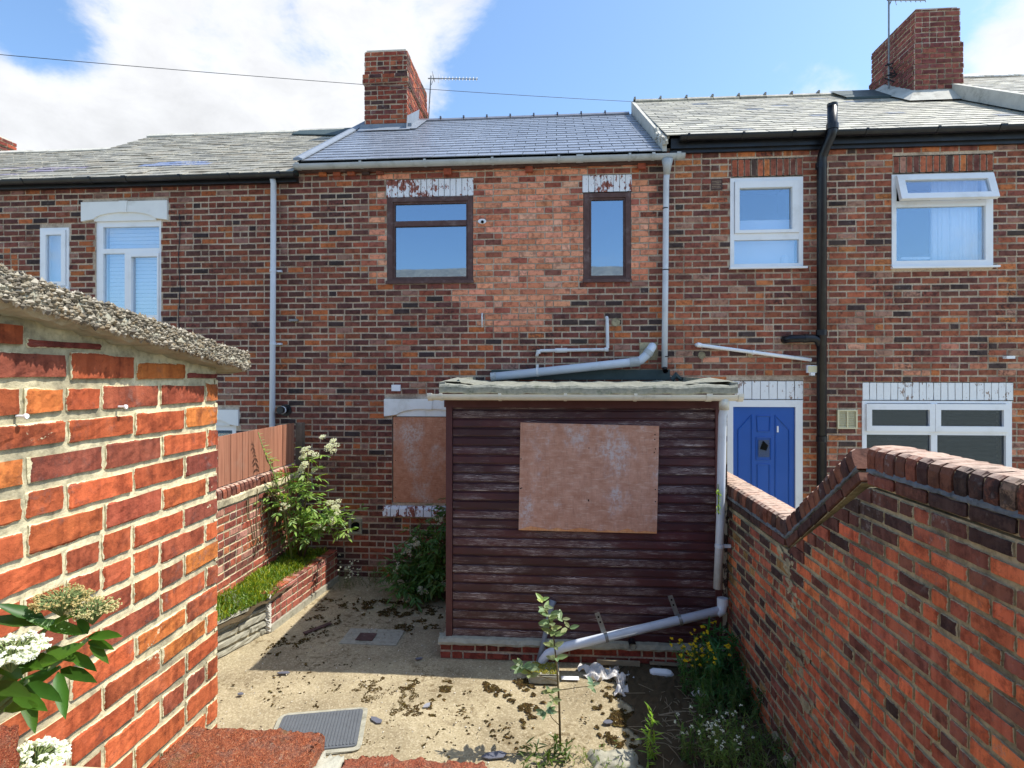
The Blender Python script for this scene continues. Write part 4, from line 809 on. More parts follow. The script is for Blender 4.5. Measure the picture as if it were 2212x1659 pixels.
# plinth
pl = MB(); pl.box(SX0-.055, 1.62, SY-.02, SY+.3, -.02, .165); pl = pl.build('plinth', M['mortar_f'], sh); B = Bricks(); fp = Face(SX0-.055, SY-.025, 0); B.add(fp, lay(0, 2.68, .0, .15, [], ch=.078), lambda r, f: pick([((150, 72, 58), .6), ((128, 66, 56), .4)]), 'f'); fl_ = Face(SX0-.06, D0, R(-90)); B.add(fl_, lay(0, D0-SY, 0, .15, [], ch=.078), lambda r, f: pick([((150, 72, 58), .6), ((128, 66, 56), .4)]), 'f'); B.finish(pl, {'f': M['brick_f']})
m = MB(); n = 50
pr = [(-.07, .155), (-.075, .175), (-.05, .205), (.05, .215), (.05, .15)]
for i in range(n+1):
    for a, b in pr: m.v.append((SX0-.07+2.7*i/n, SY+a+rng.uniform(-.006, .006), b+rng.uniform(-.006, .005))); m.c.append((1, 1, 1)); m.e.append(1.)
q = len(pr); m.f = [(i*q+j, (i+1)*q+j, (i+1)*q+(j+1) % q, i*q+(j+1) % q) for i in range(n) for j in range(q)]; m.build('plinth_capping', M['concrete'], pl)
def z_s(v): return 2.75-(v-812)/1220*5.5
ps = ply('plywood_board', 'large square weathered plywood panel screwed over the shed front', [(-.336, 1.27), (.978, 1.26), (1.0, 2.275), (-.318, 2.30)], SY-.012, .014, (40, 14), .0)
for i in range(12): m = MB(); x = rng.choice([-.31, .33, .955]) + rng.uniform(-.01, .01); z = rng.uniform(1.32, 2.24); m.tube([(x, SY-.03, z), (x, SY-.024, z)], .006, 6); m.build('screw', M['dark'], ps)
m = MB(); pts = [(-.336, 1.268)]; x = -.336
while x < .975: x += rng.uniform(.05, .13); pts.append((min(x, .975), 1.262+rng.uniform(.004, .03) if rng.random() < .75 else 1.262+rng.uniform(.03, .042)))
pts += [(.975, 1.255), (-.336, 1.262)]; m.prism(pts[::-1], lambda a, b, d: (a, d, b), SY-.0305, SY-.0265); m.build('bare_edge', M['ply'], ps).color = (1.2, 1.0, .62, 1)
# the loose sloping pipe
sp_ = thing('drain_pipe', 'blue grey plastic pipe sloping along the foot of the shed, fallen from the downpipe', 'pipe', (-.15, SY-.15, 0))
def sx(u, v, y=5.3):
    r = (u-1106)/1220.; Z = y/(math.cos(TH)+r*math.sin(TH)); return (Z*(r*math.cos(TH)-math.sin(TH)), y, 2.75-(v-812)/1220*Z)
P0, P1, P2, P3 = (1.555, 5.34, .635), (1.54, 5.33, .59), (.10, 5.26, .235), (-.055, 5.25, .17)
m = MB(); m.tube([P1, P2, P3, (-.10, 5.25, .11), (-.115, 5.25, .03)], .041, 16); m.build('pipe', M['pipe_grey'], sp_, smooth=True)
m = MB(); m.tube([P0, (1.557, 5.345, .70)], .049, 16, caps=False); m.tube([(1.557, 5.345, .70), (1.556, 5.342, .66)], .042, 16); m.tube([(1.5, 5.33, .565), P1, P0], .046, 14); m.build('elbow_socket', M['pipe_grey'], sp_)
ax = Vector((1.44, .07, .355)).normalized()
for tt in (.74, .27):
    p = Vector(P2).lerp(Vector(P1), tt); collar(sp_, M['metal'], p, .047, .03, 'strap', ax); m = MB(); Ms = Matrix.Translation(p+Vector((-.02, .035, .03))) @ Matrix.Rotation(R(-20), 4, 'Y'); m.box(-.022, .022, -.002, .003, 0, .19, M=Ms); st = m.build('strap_tail', M['metal'], sp_)
    for zz in (.10, .15): m = MB(); m.tube([Ms @ Vector((0, -.005, zz)), Ms @ Vector((0, .002, zz))], .009, 8); m.build('bolt_hole', M['dark'], st)
m = MB(); m.tube([(-.005, 5.44, .59), (-.02, 5.42, .55), (-.09, 5.36, .25), (-.145, 5.32, .02)], [.035, .028, .022, .03], 8); tag(m.build('lead_pipe', M['lead'], smooth=True), 'crumpled old grey lead pipe leaning on the shed behind the sapling', 'pipe')
m = MB(); m.tube([(.745, SY-.08, .20), (.745, SY+.02, .21)], .035, 14, caps=False); m.tube([(.745, SY-.03, .20), (.745, SY+.02, .21)], .034, 14); m.build('waste_outlet', M['black'], sh)

M['fillet'] = m_flat('gritty_cement', lin(118, 124, 126), .95, .2, .7, 22, bump=1.0, dirt=(*lin(60, 62, 62), .8))
# ------------------------------------------------------------------ right yard wall
YW0 = 7.5
rw = thing('yard_wall', 'tall red brick yard wall at the right with stepped rounded coping', 'wall', (1.76, 4, 0))
FR = Face(1.65, YW0, R(-90))                             # local x = 7.5 - Y
xa, xb = YW0-4.13, YW0-3.10
def under(x): return 1.515 if x < xa else (1.515+(x-xa)/(xb-xa)*.65 if x < xb else 2.165)
LX = 7.3
m = MB()
for (x0, x1) in ((0, xa), (xa, xb), (xb, LX)):
    m.add([FR.w(x0, .006, -.05), FR.w(x1, .006, -.05), FR.w(x1, .006, under(x1-1e-6)), FR.w(x0, .006, under(x0+1e-6)), FR.w(x0, .215, -.05), FR.w(x1, .215, -.05), FR.w(x1, .215, under(x1-1e-6)), FR.w(x0, .215, under(x0+1e-6))], [(0, 1, 2, 3), (5, 4, 7, 6), (3, 2, 6, 7)])
core = m.build('mortar_core', M['mortar_r'], rw)
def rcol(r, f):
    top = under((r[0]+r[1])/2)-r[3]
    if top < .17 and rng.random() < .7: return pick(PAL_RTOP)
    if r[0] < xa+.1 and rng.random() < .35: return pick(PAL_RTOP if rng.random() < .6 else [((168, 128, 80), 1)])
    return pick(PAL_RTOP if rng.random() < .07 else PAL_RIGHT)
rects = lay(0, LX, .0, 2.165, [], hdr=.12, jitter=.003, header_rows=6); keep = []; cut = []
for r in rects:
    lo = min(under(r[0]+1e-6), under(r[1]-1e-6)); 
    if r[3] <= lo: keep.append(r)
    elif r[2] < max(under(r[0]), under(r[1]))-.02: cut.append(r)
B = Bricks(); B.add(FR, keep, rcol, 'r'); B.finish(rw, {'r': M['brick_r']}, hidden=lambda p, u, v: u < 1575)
for r in cut:                                            # bricks cut to the slope
    pts = []; N_ = 12
    top = [(r[0]+(r[1]-r[0])*i/N_, min(r[3], under(r[0]+(r[1]-r[0])*i/N_)-.008)) for i in range(N_+1)]; top = [(a, b) for a, b in top if b > r[2]+.008]
    if len(top) < 2: continue
    poly = [(top[0][0], r[2]), (top[-1][0], r[2])] + top[::-1]; m = MB(); m.prism(poly, lambda a, b, d: FR.w(a, d, b), -.006, .02, rcol(r, FR)); m.build('cut_brick', M['brick_r'], rw)
# coping: one course of stretchers, one of bullnosed bricks on edge, following the step
m = MB(); cp = [(-.008, 0), (-.012, .02), (-.012, .075), (-.002, .103), (.022, .118), (.11, .124), (.20, .118), (.224, .103), (.234, .075), (.234, 0)]; wbk = .068
m.prism(cp, lambda a, b, d: (d, a, b), 0, wbk); me_c = m.mesh('coping_brick')
cps = []
for k in range(4):
    m = MB(); vs = []
    for d_ in (0, .010, .058, wbk):
        for a, b in cp: q = .004 if d_ in (0, wbk) else 0; vs.append((d_, a+(q if a < .1 else -q)+rng.uniform(-.002, .002), b-q+rng.uniform(-.002, .002)))
    n = len(cp); m.add(vs, [(i*n+j, (i+1)*n+j, (i+1)*n+(j+1) % n, i*n+(j+1) % n) for i in range(3) for j in range(n)] + [tuple(range(n))[::-1], tuple(range(3*n, 4*n))]); cps.append(m.mesh('coping_brick'))
sts = []
for k in range(4): g_ = brick_geom(.212, .068, .20, rng, .012, 4, 2, .003, .004); m = MB(); m.add(g_[0], g_[1], (1, 1, 1)); sts.append(m.mesh('brick'))
PAL_COP = [((114, 76, 62), .35), ((88, 64, 57), .28), ((136, 86, 66), .2), ((70, 57, 54), .1), ((146, 124, 100), .07)]
def run(xs, zs, xe, ze, drop=.0):
    L = math.hypot(xe-xs, ze-zs); an = math.atan2(ze-zs, xe-xs); n = int(L/.0805); ux, uz = math.cos(an), math.sin(an); nx_, nz_ = -math.sin(an), math.cos(an)
    for i in range(n):
        t = (i+.06)*L/n; x = xs+ux*t+nx_*.098; z = zs+uz*t+nz_*.098
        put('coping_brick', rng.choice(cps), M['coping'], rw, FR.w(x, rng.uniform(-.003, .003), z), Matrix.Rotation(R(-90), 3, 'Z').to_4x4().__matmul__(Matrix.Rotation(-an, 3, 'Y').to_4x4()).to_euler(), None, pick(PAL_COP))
    n = int(L/.224)
    for i in range(n):
        t = (i+.02)*L/n; x = xs+ux*t+nx_*.012; z = zs+uz*t+nz_*.012
        put('brick', rng.choice(sts), M['brick_r'], rw, FR.w(x, -.010, z), (Matrix.Rotation(R(-90), 3, 'Z') @ Matrix.Rotation(-an, 3, 'Y')).to_euler(), (L/n/.224, 1, 1), pick(PAL_RTOP))
    m = MB(); m.prism([(.02, .012), (L-.02, .012), (L-(.06 if an else .01), .19), (.04, .19)], lambda a, b, d: FR.w(xs+ux*a+nx_*b, d, zs+uz*a+nz_*b), .004, .21); m.build('coping_bed', M['mortar_r'], rw)
    m = MB(); nn = int(L/.03)
    for i in range(nn+1):
        a = L*i/nn
        for (dy, dz) in ((-.004, .076), (-.014, .082), (-.012, .096), (-.004, .106)): p_ = (xs+ux*a+nx_*(dz+rng.uniform(-.004, .004)), zs+uz*a+nz_*(dz+rng.uniform(-.004, .004))); m.v.append(FR.w(p_[0], dy+rng.uniform(-.005, .004), p_[1])); m.c.append((1, 1, 1)); m.e.append(1.)
    m.f = [(i*4+j, (i+1)*4+j, (i+1)*4+j+1, i*4+j+1) for i in range(nn) for j in range(3)]; m.build('mortar_fillet', M['fillet'], rw)
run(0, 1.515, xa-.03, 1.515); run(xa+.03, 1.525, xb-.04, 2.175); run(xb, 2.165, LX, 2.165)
m = MB(); c_ = FR.w(xa, .0, 1.56); 
for i in range(14): p = Vector(FR.w(xa-.005+rng.uniform(-.015, .015), rng.uniform(0, .2), 1.52+rng.uniform(0, .17))); m.tube([p, p+Vector((0, .01, .03))], .026, 6)
m.build('joint_mortar', M['mortar_r'], rw)
m = MB(); p = Vector(FR.w(xa+.10, -.012, 1.50)); m.tube([p+Vector((0, .02*math.cos(a), .02*math.sin(a))) for a in [i*.55 for i in range(12)]], .003, 5); m.build('wire_ring', M['wire'], rw)
# mortar smears where the wall was repaired
m = MB()
for i in range(70):
    t = rng.random(); x = xa-.02+t*.55+rng.gauss(0, .06); z = 1.49-t*1.4+rng.uniform(-.05, .05); rr = rng.uniform(.010, .036); k = 7; o = len(m.v)
    m.v.append(FR.w(x, -.010, z)); m.v += [FR.w(x+rr*rng.uniform(.6, 2.2)*math.cos(a*6.283/k), -.0045, z+rr*rng.uniform(.5, 1.2)*math.sin(a*6.283/k)) for a in range(k)]; m.c += [(1, 1, 1)]*(k+1); m.e += [1.]*(k+1); m.f += [(o, o+1+a, o+1+(a+1) % k) for a in range(k)]
m.build('repair_mortar', M['mortar_r'], rw)
m = MB()
for i in range(30): x = rng.uniform(1.9, 6); p = FR.w(x, -.01, rng.uniform(0, .12)); m.tube([Vector(p), Vector(p)+Vector((0, rng.uniform(-.1, .1), .01))], rng.uniform(.02, .05), 6)
m.build('foot_mortar', M['mortar_r'], rw)

# ------------------------------------------------------------------ left outhouse wall with rough concrete coping
lw = thing('outhouse_wall', 'near orange brick wall at the left under a rough pebbly concrete coping', 'wall', (-1.4, 1, 0))
YL0, YL1 = -.7, 1.94; FL = Face(-1.2, YL0, R(90))        # local x = Y + .7
def cz(y): return 2.772+(1.94-y)*.143                    # underside of coping
m = MB(); m.add([(-1.2035, YL0, -.05), (-1.2035, YL1-.004, -.05), (-1.2035, YL1-.004, cz(YL1)+.01), (-1.2035, YL0, cz(YL0)+.01), (-1.62, YL0, -.05), (-1.62, YL1-.004, -.05), (-1.62, YL1-.004, cz(YL1)+.01), (-1.62, YL0, cz(YL0)+.01)], [(0, 1, 2, 3), (1, 5, 6, 2), (5, 4, 7, 6), (3, 2, 6, 7), (4, 0, 3, 7)]); m.build('mortar_core', M['mortar_l'], lw)
rects = [r for r in lay(0, YL1-YL0, .966, 3.1, [], ch=.0805, bl=.224, j=.0085, hdr=.10, jitter=.004) if r[2] < cz(r[1]+YL0)-.02]
rects = [(a, b, c, min(d, cz(b+YL0)-.006), k) for a, b, c, d, k in rects]; rects = [r for r in rects if r[3]-r[2] > .02]
B = Bricks(); B.add(FL, rects, lambda r, f: pick(PAL_LEFT if r[3]-r[2] > .05 or r[3] < 2.7 else [((128, 62, 52), 1)]), 'l')
FE = Face(-1.2, YL1, R(180)); B.add(FE, lay(0, .42, 1.0, 2.75, [], hdr=.2), lambda r, f: pick(PAL_LEFT), 'l'); B.finish(lw, {'l': M['brick_l']})
m = MB(); nY, per = 110, 16; o = 0
for i in range(nY+1):
    y = YL0+(YL1+.085-YL0)*i/nY; zb = cz(y); t = .072+.018*(YL1-y)/2
    sec = [(-1.66, 0), (-1.5, 0), (-1.35, 0), (-1.2, 0), (-1.155, .004), (-1.135, .018), (-1.128, .036), (-1.132, .055), (-1.145, t-.008), (-1.17, t), (-1.28, t+.012), (-1.4, t+.016), (-1.5, t+.014), (-1.64, t), (-1.66, t-.03), (-1.665, .03)]
    for (x, z) in sec: m.v.append((x+rng.uniform(-.006, .006), y+rng.uniform(-.006, .006), zb+z+rng.uniform(-.006, .006))); m.c.append((1, 1, 1)); m.e.append(1.)
m.f = [(i*per+j, i*per+(j+1) % per, (i+1)*per+(j+1) % per, (i+1)*per+j) for i in range(nY) for j in range(per)] + [tuple(range(nY*per, nY*per+per))]; m.build('concrete_coping', M['concrete'], lw)
m = MB(); GRV = [lin(158, 150, 132), lin(140, 132, 116), lin(120, 112, 98), lin(174, 166, 150), lin(134, 120, 98), lin(104, 98, 88)]
def pebble(m, c, r, col):
    vs = []; ax_ = [rng.uniform(.6, 1.3)*r for _ in range(3)]
    for (x, y, z) in ((1, 0, 0), (-1, 0, 0), (0, 1, 0), (0, -1, 0), (0, 0, 1), (0, 0, -1)): vs.append((c[0]+x*ax_[0]+rng.uniform(-.2, .2)*r, c[1]+y*ax_[1]+rng.uniform(-.2, .2)*r, c[2]+z*ax_[2]+rng.uniform(-.2, .2)*r))
    m.add(vs, [(0, 2, 4), (2, 1, 4), (1, 3, 4), (3, 0, 4), (2, 0, 5), (1, 2, 5), (3, 1, 5), (0, 3, 5)], col)
for i in range(9000):
    y = rng.uniform(.2, YL1+.085); t = .072+.018*(YL1-y)/2; k = rng.random()
    if k < .62: c = (-1.13+rng.uniform(-.004, .004), y, cz(y)+rng.uniform(.01, t))
    elif k < .8: c = (rng.uniform(-1.3, -1.135), y, cz(y)+t+.002)
    else: y = YL1+.085; c = (rng.uniform(-1.5, -1.135), y, cz(y)+rng.uniform(.01, t))
    if k > .3 or rng.random() < .8: pebble(m, c, rng.uniform(.0025, .0085)*(1.5 if rng.random() < .06 else 1), rng.choice(GRV))
a = NT('aggregate'); M['gravel'] = a.done(a.mix(a.ramp(a.noise(90, 2), .4, .7, 0, .4), a.tone(), lin(110, 100, 84)), .85, .2); m.build('aggregate', M['gravel'], lw, kind='stuff')
m = MB()
for (y, z) in ((1.18, 2.66), (1.475, 2.665)):
    m = MB(); m.tube([(-1.2, y, z), (-1.176, y, z)], .003, 8); m.tube([(-1.179, y, z), (-1.174, y, z)], .006, 8); m.build('wall_nail', M['white'], lw)

# ------------------------------------------------------------------ rear wall that the camera looks over
bw = thing('rear_wall', 'rough top bricks of the rear yard wall right under the camera', 'wall', (-.3, .85, 0))
m = MB(); m.box(-1.19, 1.64, .70, .905, -.05, 2.085); m.build('wall_body', M['mortar_l'], bw)
def rough_brick(x0, x1, y0, y1, z0, z1, nm, mat, col, amp=.007, n=(70, 36, 14)):
    m = MB(); nx, ny, nz = n; idx = {}
    def V(i, j, k):
        key = (i, j, k)
        if key not in idx:
            p = [x0+(x1-x0)*i/nx, y0+(y1-y0)*j/ny, z0+(z1-z0)*k/nz]; ed = (i in (0, nx))+(j in (0, ny))+(k in (0, nz))
            cxyz = ((x0+x1)/2, (y0+y1)/2, (z0+z1)/2)
            for q in range(3): p[q] += rng.uniform(-1, 1)*amp*.12 + (cxyz[q]-p[q])*(.05 if ed >= 2 else 0)*rng.uniform(.2, 1.5)
            q_ = Vector(p); f_ = noise.noise(q_*55)*.8+noise.noise(q_*140)*.5
            if k == nz: p[2] += amp*f_
            if j == ny: p[1] += amp*f_
            idx[key] = len(m.v); m.v.append(tuple(p)); m.c.append(col); m.e.append(1.)
        return idx[key]
    for i in range(nx):
        for j in range(ny): m.f += [(V(i, j, nz), V(i+1, j, nz), V(i+1, j+1, nz), V(i, j+1, nz)), (V(i, j+1, 0), V(i+1, j+1, 0), V(i+1, j, 0), V(i, j, 0))]
    for i in range(nx):
        for k in range(nz): m.f += [(V(i, 0, k), V(i+1, 0, k), V(i+1, 0, k+1), V(i, 0, k+1)), (V(i, ny, k+1), V(i+1, ny, k+1), V(i+1, ny, k), V(i, ny, k))]
    for j in range(ny):
        for k in range(nz): m.f += [(V(0, j, k+1), V(0, j+1, k+1), V(0, j+1, k), V(0, j, k)), (V(nx, j, k), V(nx, j+1, k), V(nx, j+1, k+1), V(nx, j, k+1))]
    return m.build(nm, mat, bw, smooth=True)
def m_top():
    a = NT('rough_brick_top'); c = a.tone(); v = a.noise(260, 4, .75); w = a.noise(38, 5, .7); x = a.noise(520, 2, .6)
    c = a.mix(a.ramp(w, .45, .7), c, lin(158, 110, 90)); c = a.mix(a.ramp(v, .5, .64, 0, .85), c, lin(104, 68, 54)); c = a.mix(a.ramp(v, .46, .34, 0, .75), c, lin(224, 168, 124)); c = a.mix(a.ramp(a.noise(90, 4, .7), .6, .72, 0, .8), c, lin(200, 176, 150)); c = a.mix(a.ramp(a.noise(14, 4, .7), .58, .7, 0, .5), c, lin(128, 112, 66))
    a.bump(a.math('ADD', v, x), 1.0, .006); return a.done(c, .95, .15)
M['brick_t'] = m_top()
rough_brick(-.60, -.372, .765, .90, 2.08, 2.168, 'brick', M['brick_t'], lin(180, 100, 66)); rough_brick(-.335, -.105, .77, .895, 2.06, 2.134, 'brick', M['brick_t'], lin(184, 104, 76), .008)
rough_brick(-.375, -.335, .775, .89, 2.07, 2.140, 'mortar_joint', M['concrete'], (1, 1, 1), .010, (8, 12, 6)); rough_brick(-1.0, -.9, .78, .89, 2.085, 2.16, 'brick', M['brick_t'], lin(170, 86, 60))

# ------------------------------------------------------------------ left boundary wall, fence, planter
bo = thing('boundary_wall', 'sunlit boundary wall of mixed bricks with rounded coping below the fence', 'wall', (-3.56, 6, 0))
FB = Face(-3.45, 2.5, R(90))
m = MB(); m.box(-3.68, -3.454, 2.5, D0-.03, -.05, 1.46); m.build('mortar_core', M['mortar_l'], bo)
B = Bricks(); B.add(FB, lay(0, 5.0, .12, 1.38, [], hdr=.2, jitter=.003), lambda r, f: pick(PAL_BOUND if r[2] < 1.2 else PAL_OLD), 'f'); B.finish(bo, {'f': M['brick_l']}, hidden=lambda p, u, v: u < 470)
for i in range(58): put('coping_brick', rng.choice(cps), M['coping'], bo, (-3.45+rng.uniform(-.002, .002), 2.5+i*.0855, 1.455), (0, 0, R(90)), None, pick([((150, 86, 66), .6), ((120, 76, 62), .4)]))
m = MB(); n = 60
for i in range(n+1):
    for (x, z) in ((-3.45, 1.375), (-3.425, 1.385), (-3.425, 1.45), (-3.45, 1.465)): m.v.append((x+rng.uniform(-.006, .006), 2.5+5*i/n, z+rng.uniform(-.008, .008))); m.c.append((1, 1, 1)); m.e.append(1.)
m.f = [(i*4+j, i*4+j+1, (i+1)*4+j+1, (i+1)*4+j) for i in range(n) for j in range(3)]; m.build('mortar_band', M['mortar_l'], bo)
fe = thing('board_fence', 'brown vertical board fence panel standing on the left boundary wall', 'fence', (-3.56, 6, 1.57))
me = []
for k in range(3): m = MB(); m.box(-.009, .009, 0, .113, 0, .53); m.v = [(x+rng.uniform(-.002, .002), y, z) for x, y, z in m.v]; me.append(m.mesh('fence_board'))
y = 4.0
while y < 7.36: q = rng.uniform(.85, 1.15); put('fence_board', rng.choice(me), M['fence'], fe, (-3.50+rng.uniform(-.003, .003), y, 1.585), None, (1, min(1, (7.38-y)/.113), 1.0+rng.uniform(-.004, .004)), tuple(c*q for c in lin(168, 116, 92))); y += .118
for z in (1.68, 1.98): m = MB(); m.box(-3.555, -3.512, 4.0, 7.38, z, z+.05); m.build('rail', M['fence'], fe).color = (*lin(120, 90, 74), 1)
m = MB(); m.box(-3.47, -3.38, 7.385, 7.47, .3, 2.115); m.build('fence_post', M['fence'], fe).color = (*lin(104, 94, 82), 1)

pt = thing('raised_planter', 'low brick and stone planter edging along the left boundary wall', 'planter', (-3.0, 6.4, 0))
def seg_face(p, q): d = Vector(q)-Vector(p); return Face(p[0], p[1], math.atan2(d.y, d.x)), d.length
fc, Lp = seg_face((-3.04, 5.84), (-2.90, 7.40))
m = MB(); m.prism([(0, -.02), (Lp, -.02), (Lp, .40), (0, .40)], lambda a, b, d: fc.w(a, d, b), .005, .10); m.build('mortar_core', M['mortar_l'], pt)
B = Bricks(); B.add(fc, lay(0, Lp, .075, .40, [], ch=.0825, hdr=.3, jitter=.002), lambda r, f: pick([((170, 96, 78), .5), ((150, 84, 70), .3), ((180, 120, 104), .2)]), 'f'); fe2 = Face(fc.w(Lp, .0, 0)[0], fc.w(Lp, 0, 0)[1], fc.rot+R(90)); B.add(fe2, lay(0, .1, .075, .40, [], ch=.0825), lambda r, f: pick(PAL_BOUND), 'f'); B.finish(pt, {'f': M['brick_l']})
m = MB(); n = int(Lp/.075)
for i in range(n):                                       # brick on edge cap
    m = MB(); a = i*Lp/n; m.prism([(a+.003, .40), (a+Lp/n-.003, .40), (a+Lp/n-.003, .412+rng.uniform(0, .006)), (a+.003, .412+rng.uniform(0, .006))], lambda a_, b, d: fc.w(a_, d, b), -.004, .112, pick(PAL_BOUND)); m.build('cap_brick', M['brick_l'], pt)
m = MB(); m.prism([(0, -.02), (Lp, -.02), (Lp, .07), (0, .075)], lambda a, b, d: fc.w(a, d, b), -.03, .06); m.build('concrete_footing', M['concrete'], pt)
fs, Ls = seg_face((-3.42, 4.75), (-3.05, 5.83)); m = MB(); m.prism([(0, -.02), (Ls, -.02), (Ls, .38), (0, .36)], lambda a, b, d: fs.w(a, d, b), .02, .1); m.build('stone_backing', M['mortar_r'], pt)
z = .0
while z < .36:
    h = rng.uniform(.06, .095); x = 0.0; 
    while x < Ls-.03:
        L = min(rng.uniform(.3, .7), Ls-x); g_ = brick_geom(L-.006, min(h, .385-z)-.008, .05, rng, .014, 9, 2, .006, .008); m = MB(); m.add([fs.w(x+a, b-rng.uniform(0, .012)*(.2 if c < .01 else 1), z+c) for a, b, c in g_[0]], g_[1], (1, 1, 1), g_[2]); m.build('stone', M['concrete'], pt); x += L
    z += h
m = MB()
for j in range(18): p = fs.w(Ls+.0, .0, .02+j*.021); m.tube([Vector(p)+Vector((rng.uniform(-.02, .02), -.02, 0)), Vector(p)+Vector((.01, .02, .02))], rng.uniform(.02, .032), 6)
m.build('corner_mortar', M['render'], pt)
m = MB(); n = 40
for j in range(n+1):
    y = 4.6+(7.5-4.6)*j/n; xe = -3.0 if y > 5.84 else -3.0-(5.84-y)*.34
    for i in range(7): t = i/6; m.v.append((xe+.02+(-3.46-xe-.02)*t, y, .36+.07*t+rng.uniform(-.012, .012)-(.05 if y < 5.6 and t < .4 else 0))); m.c.append((1, 1, 1)); m.e.append(1.)
m.f = [(j*7+i, (j+1)*7+i, (j+1)*7+i+1, j*7+i+1) for j in range(n) for i in range(6)]; m.build('soil', M['soil'], pt)

# ------------------------------------------------------------------ plants
LEAF = [(0, 0, 0), (.16, -.26, .02), (.5, -.36, -.01), (.8, -.2, -.06), (1, 0, -.12), (.8, .2, -.06), (.5, .36, -.01), (.16, .26, .02), (.5, 0, -.07), (.16, 0, -.03), (.8, 0, -.1)]
LF = [(0, 1, 9), (1, 2, 8, 9), (2, 3, 10, 8), (3, 4, 10), (4, 5, 10), (5, 6, 8, 10), (6, 7, 9, 8), (7, 0, 9)]
def leaf(m, p, d, up, L, w, col):
    d = Vector(d).normalized(); s = d.cross(Vector(up)); s = s.normalized() if s.length > 1e-4 else d.orthogonal().normalized(); n = s.cross(d)
    m.add([Vector(p)+d*(a*L)+s*(b*L*w)+n*(c*L) for a, b, c in LEAF], LF, col)
def rv(k=1.0): return Vector((rng.gauss(0, k), rng.gauss(0, k), rng.gauss(0, k)))
def gcol(base, v=.25): k = rng.uniform(1-v, 1+v); return (base[0]*k*rng.uniform(.85, 1.2), base[1]*k, base[2]*k*rng.uniform(.8, 1.15))
def elder_leaf(m, p, d, S, base, n=2):
    d = Vector(d).normalized(); side = d.cross(Vector((0, 0, 1))); side = side.normalized() if side.length > .01 else Vector((1, 0, 0)); up = side.cross(d)
    for i in range(n):
        q = Vector(p)+d*S*(.35+.5*i/n)*1.6
        for s_ in (-1, 1): leaf(m, q, d*.55+side*s_*.8+rv(.1)-Vector((0, 0, .15)), up+rv(.2), S*rng.uniform(.8, 1.05), .42, gcol(base))
    leaf(m, Vector(p)+d*S*1.5, d+rv(.12)-Vector((0, 0, .2)), up+rv(.2), S*1.1, .42, gcol(base))
def umbel(m, c, r, n, col, nrm=(0, -.4, 1), ps=.007):
    nrm = Vector(nrm).normalized(); a = nrm.orthogonal().normalized(); b = nrm.cross(a)
    for i in range(n):
        rr = r*math.sqrt(rng.random()); an = rng.uniform(0, 6.283); p = Vector(c)+a*rr*math.cos(an)+b*rr*math.sin(an)+nrm*(r*.3*(1-(rr/r)**2)+rng.uniform(-.3, .3)*ps*2); q = nrm+rv(.5); q.normalize(); u_ = q.orthogonal().normalized()*ps; v_ = q.cross(u_.normalized())*ps; k = rng.uniform(.8, 1.1)
        m.add([p+u_, p+v_, p-u_, p-v_, p+q*ps*.5], [(0, 1, 4), (1, 2, 4), (2, 3, 4), (3, 0, 4)], tuple(x*k for x in col))
def shrub(name, label, base, cat, stems, lsize, lcol, nleaf, spread, flowers, fcol=lin(226, 224, 196), fr=.07, dens=1.0, group=None):
    t = thing(name, label, cat, base, group); b = Vector(base); ms = MB(); ml = MB(); mf = MB()
    for pts in stems:
        P = [Vector(p) for p in pts]; ms.tube([P[0]] + P[1:], [.016*(1-.7*i/len(P)) for i in range(len(P))], 6)
        for i in range(nleaf):
            s_ = rng.uniform(.25, 1)*(len(P)-1); k = min(int(s_), len(P)-2); p = P[k].lerp(P[k+1], s_-k)+rv(spread*.4); d = rv(1); d.z = d.z*.5-.05; d.normalize(); elder_leaf(ml, p, d, lsize*rng.uniform(.7, 1.15), lcol)
    if flowers:
        for (p, r_) in flowers: [umbel(mf, Vector(p)+rv(r_*.45), r_*.42, int(34*dens*(r_/.08)**2), fcol, (rng.uniform(-.4, .4), -.6, .9), .008) for _ in range(8)]
        for (p, r_) in flowers: ms.tube([Vector(p)-Vector((rng.uniform(-.03, .03), -.05, .14)), Vector(p)-Vector((0, 0, .01))], .004, 5)
    ms.build('stem', M['stem'], t, smooth=True); ml.build('foliage', M['leaf'], t, kind='stuff')
    if flowers: mf.build('flower_heads', M['petal'], t, kind='stuff')
    return t
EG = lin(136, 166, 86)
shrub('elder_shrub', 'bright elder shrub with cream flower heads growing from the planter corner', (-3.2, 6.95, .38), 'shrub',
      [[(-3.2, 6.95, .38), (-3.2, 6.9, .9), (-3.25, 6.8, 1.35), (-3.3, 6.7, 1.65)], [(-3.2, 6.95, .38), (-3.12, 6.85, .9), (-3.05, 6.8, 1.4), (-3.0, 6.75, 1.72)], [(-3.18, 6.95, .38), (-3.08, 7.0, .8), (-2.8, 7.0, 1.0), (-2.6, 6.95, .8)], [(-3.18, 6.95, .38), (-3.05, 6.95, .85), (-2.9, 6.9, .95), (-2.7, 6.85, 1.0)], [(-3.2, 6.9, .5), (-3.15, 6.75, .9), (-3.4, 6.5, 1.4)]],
      .095, EG, 52, .18, [((-3.0, 6.7, 1.83), .10), ((-2.78, 6.9, 1.86), .11), ((-3.02, 6.65, 1.62), .10), ((-2.72, 6.85, 1.12), .10), ((-2.9, 6.8, .88), .06), ((-2.75, 6.8, .92), .07), ((-3.2, 6.5, 1.2), .05)])
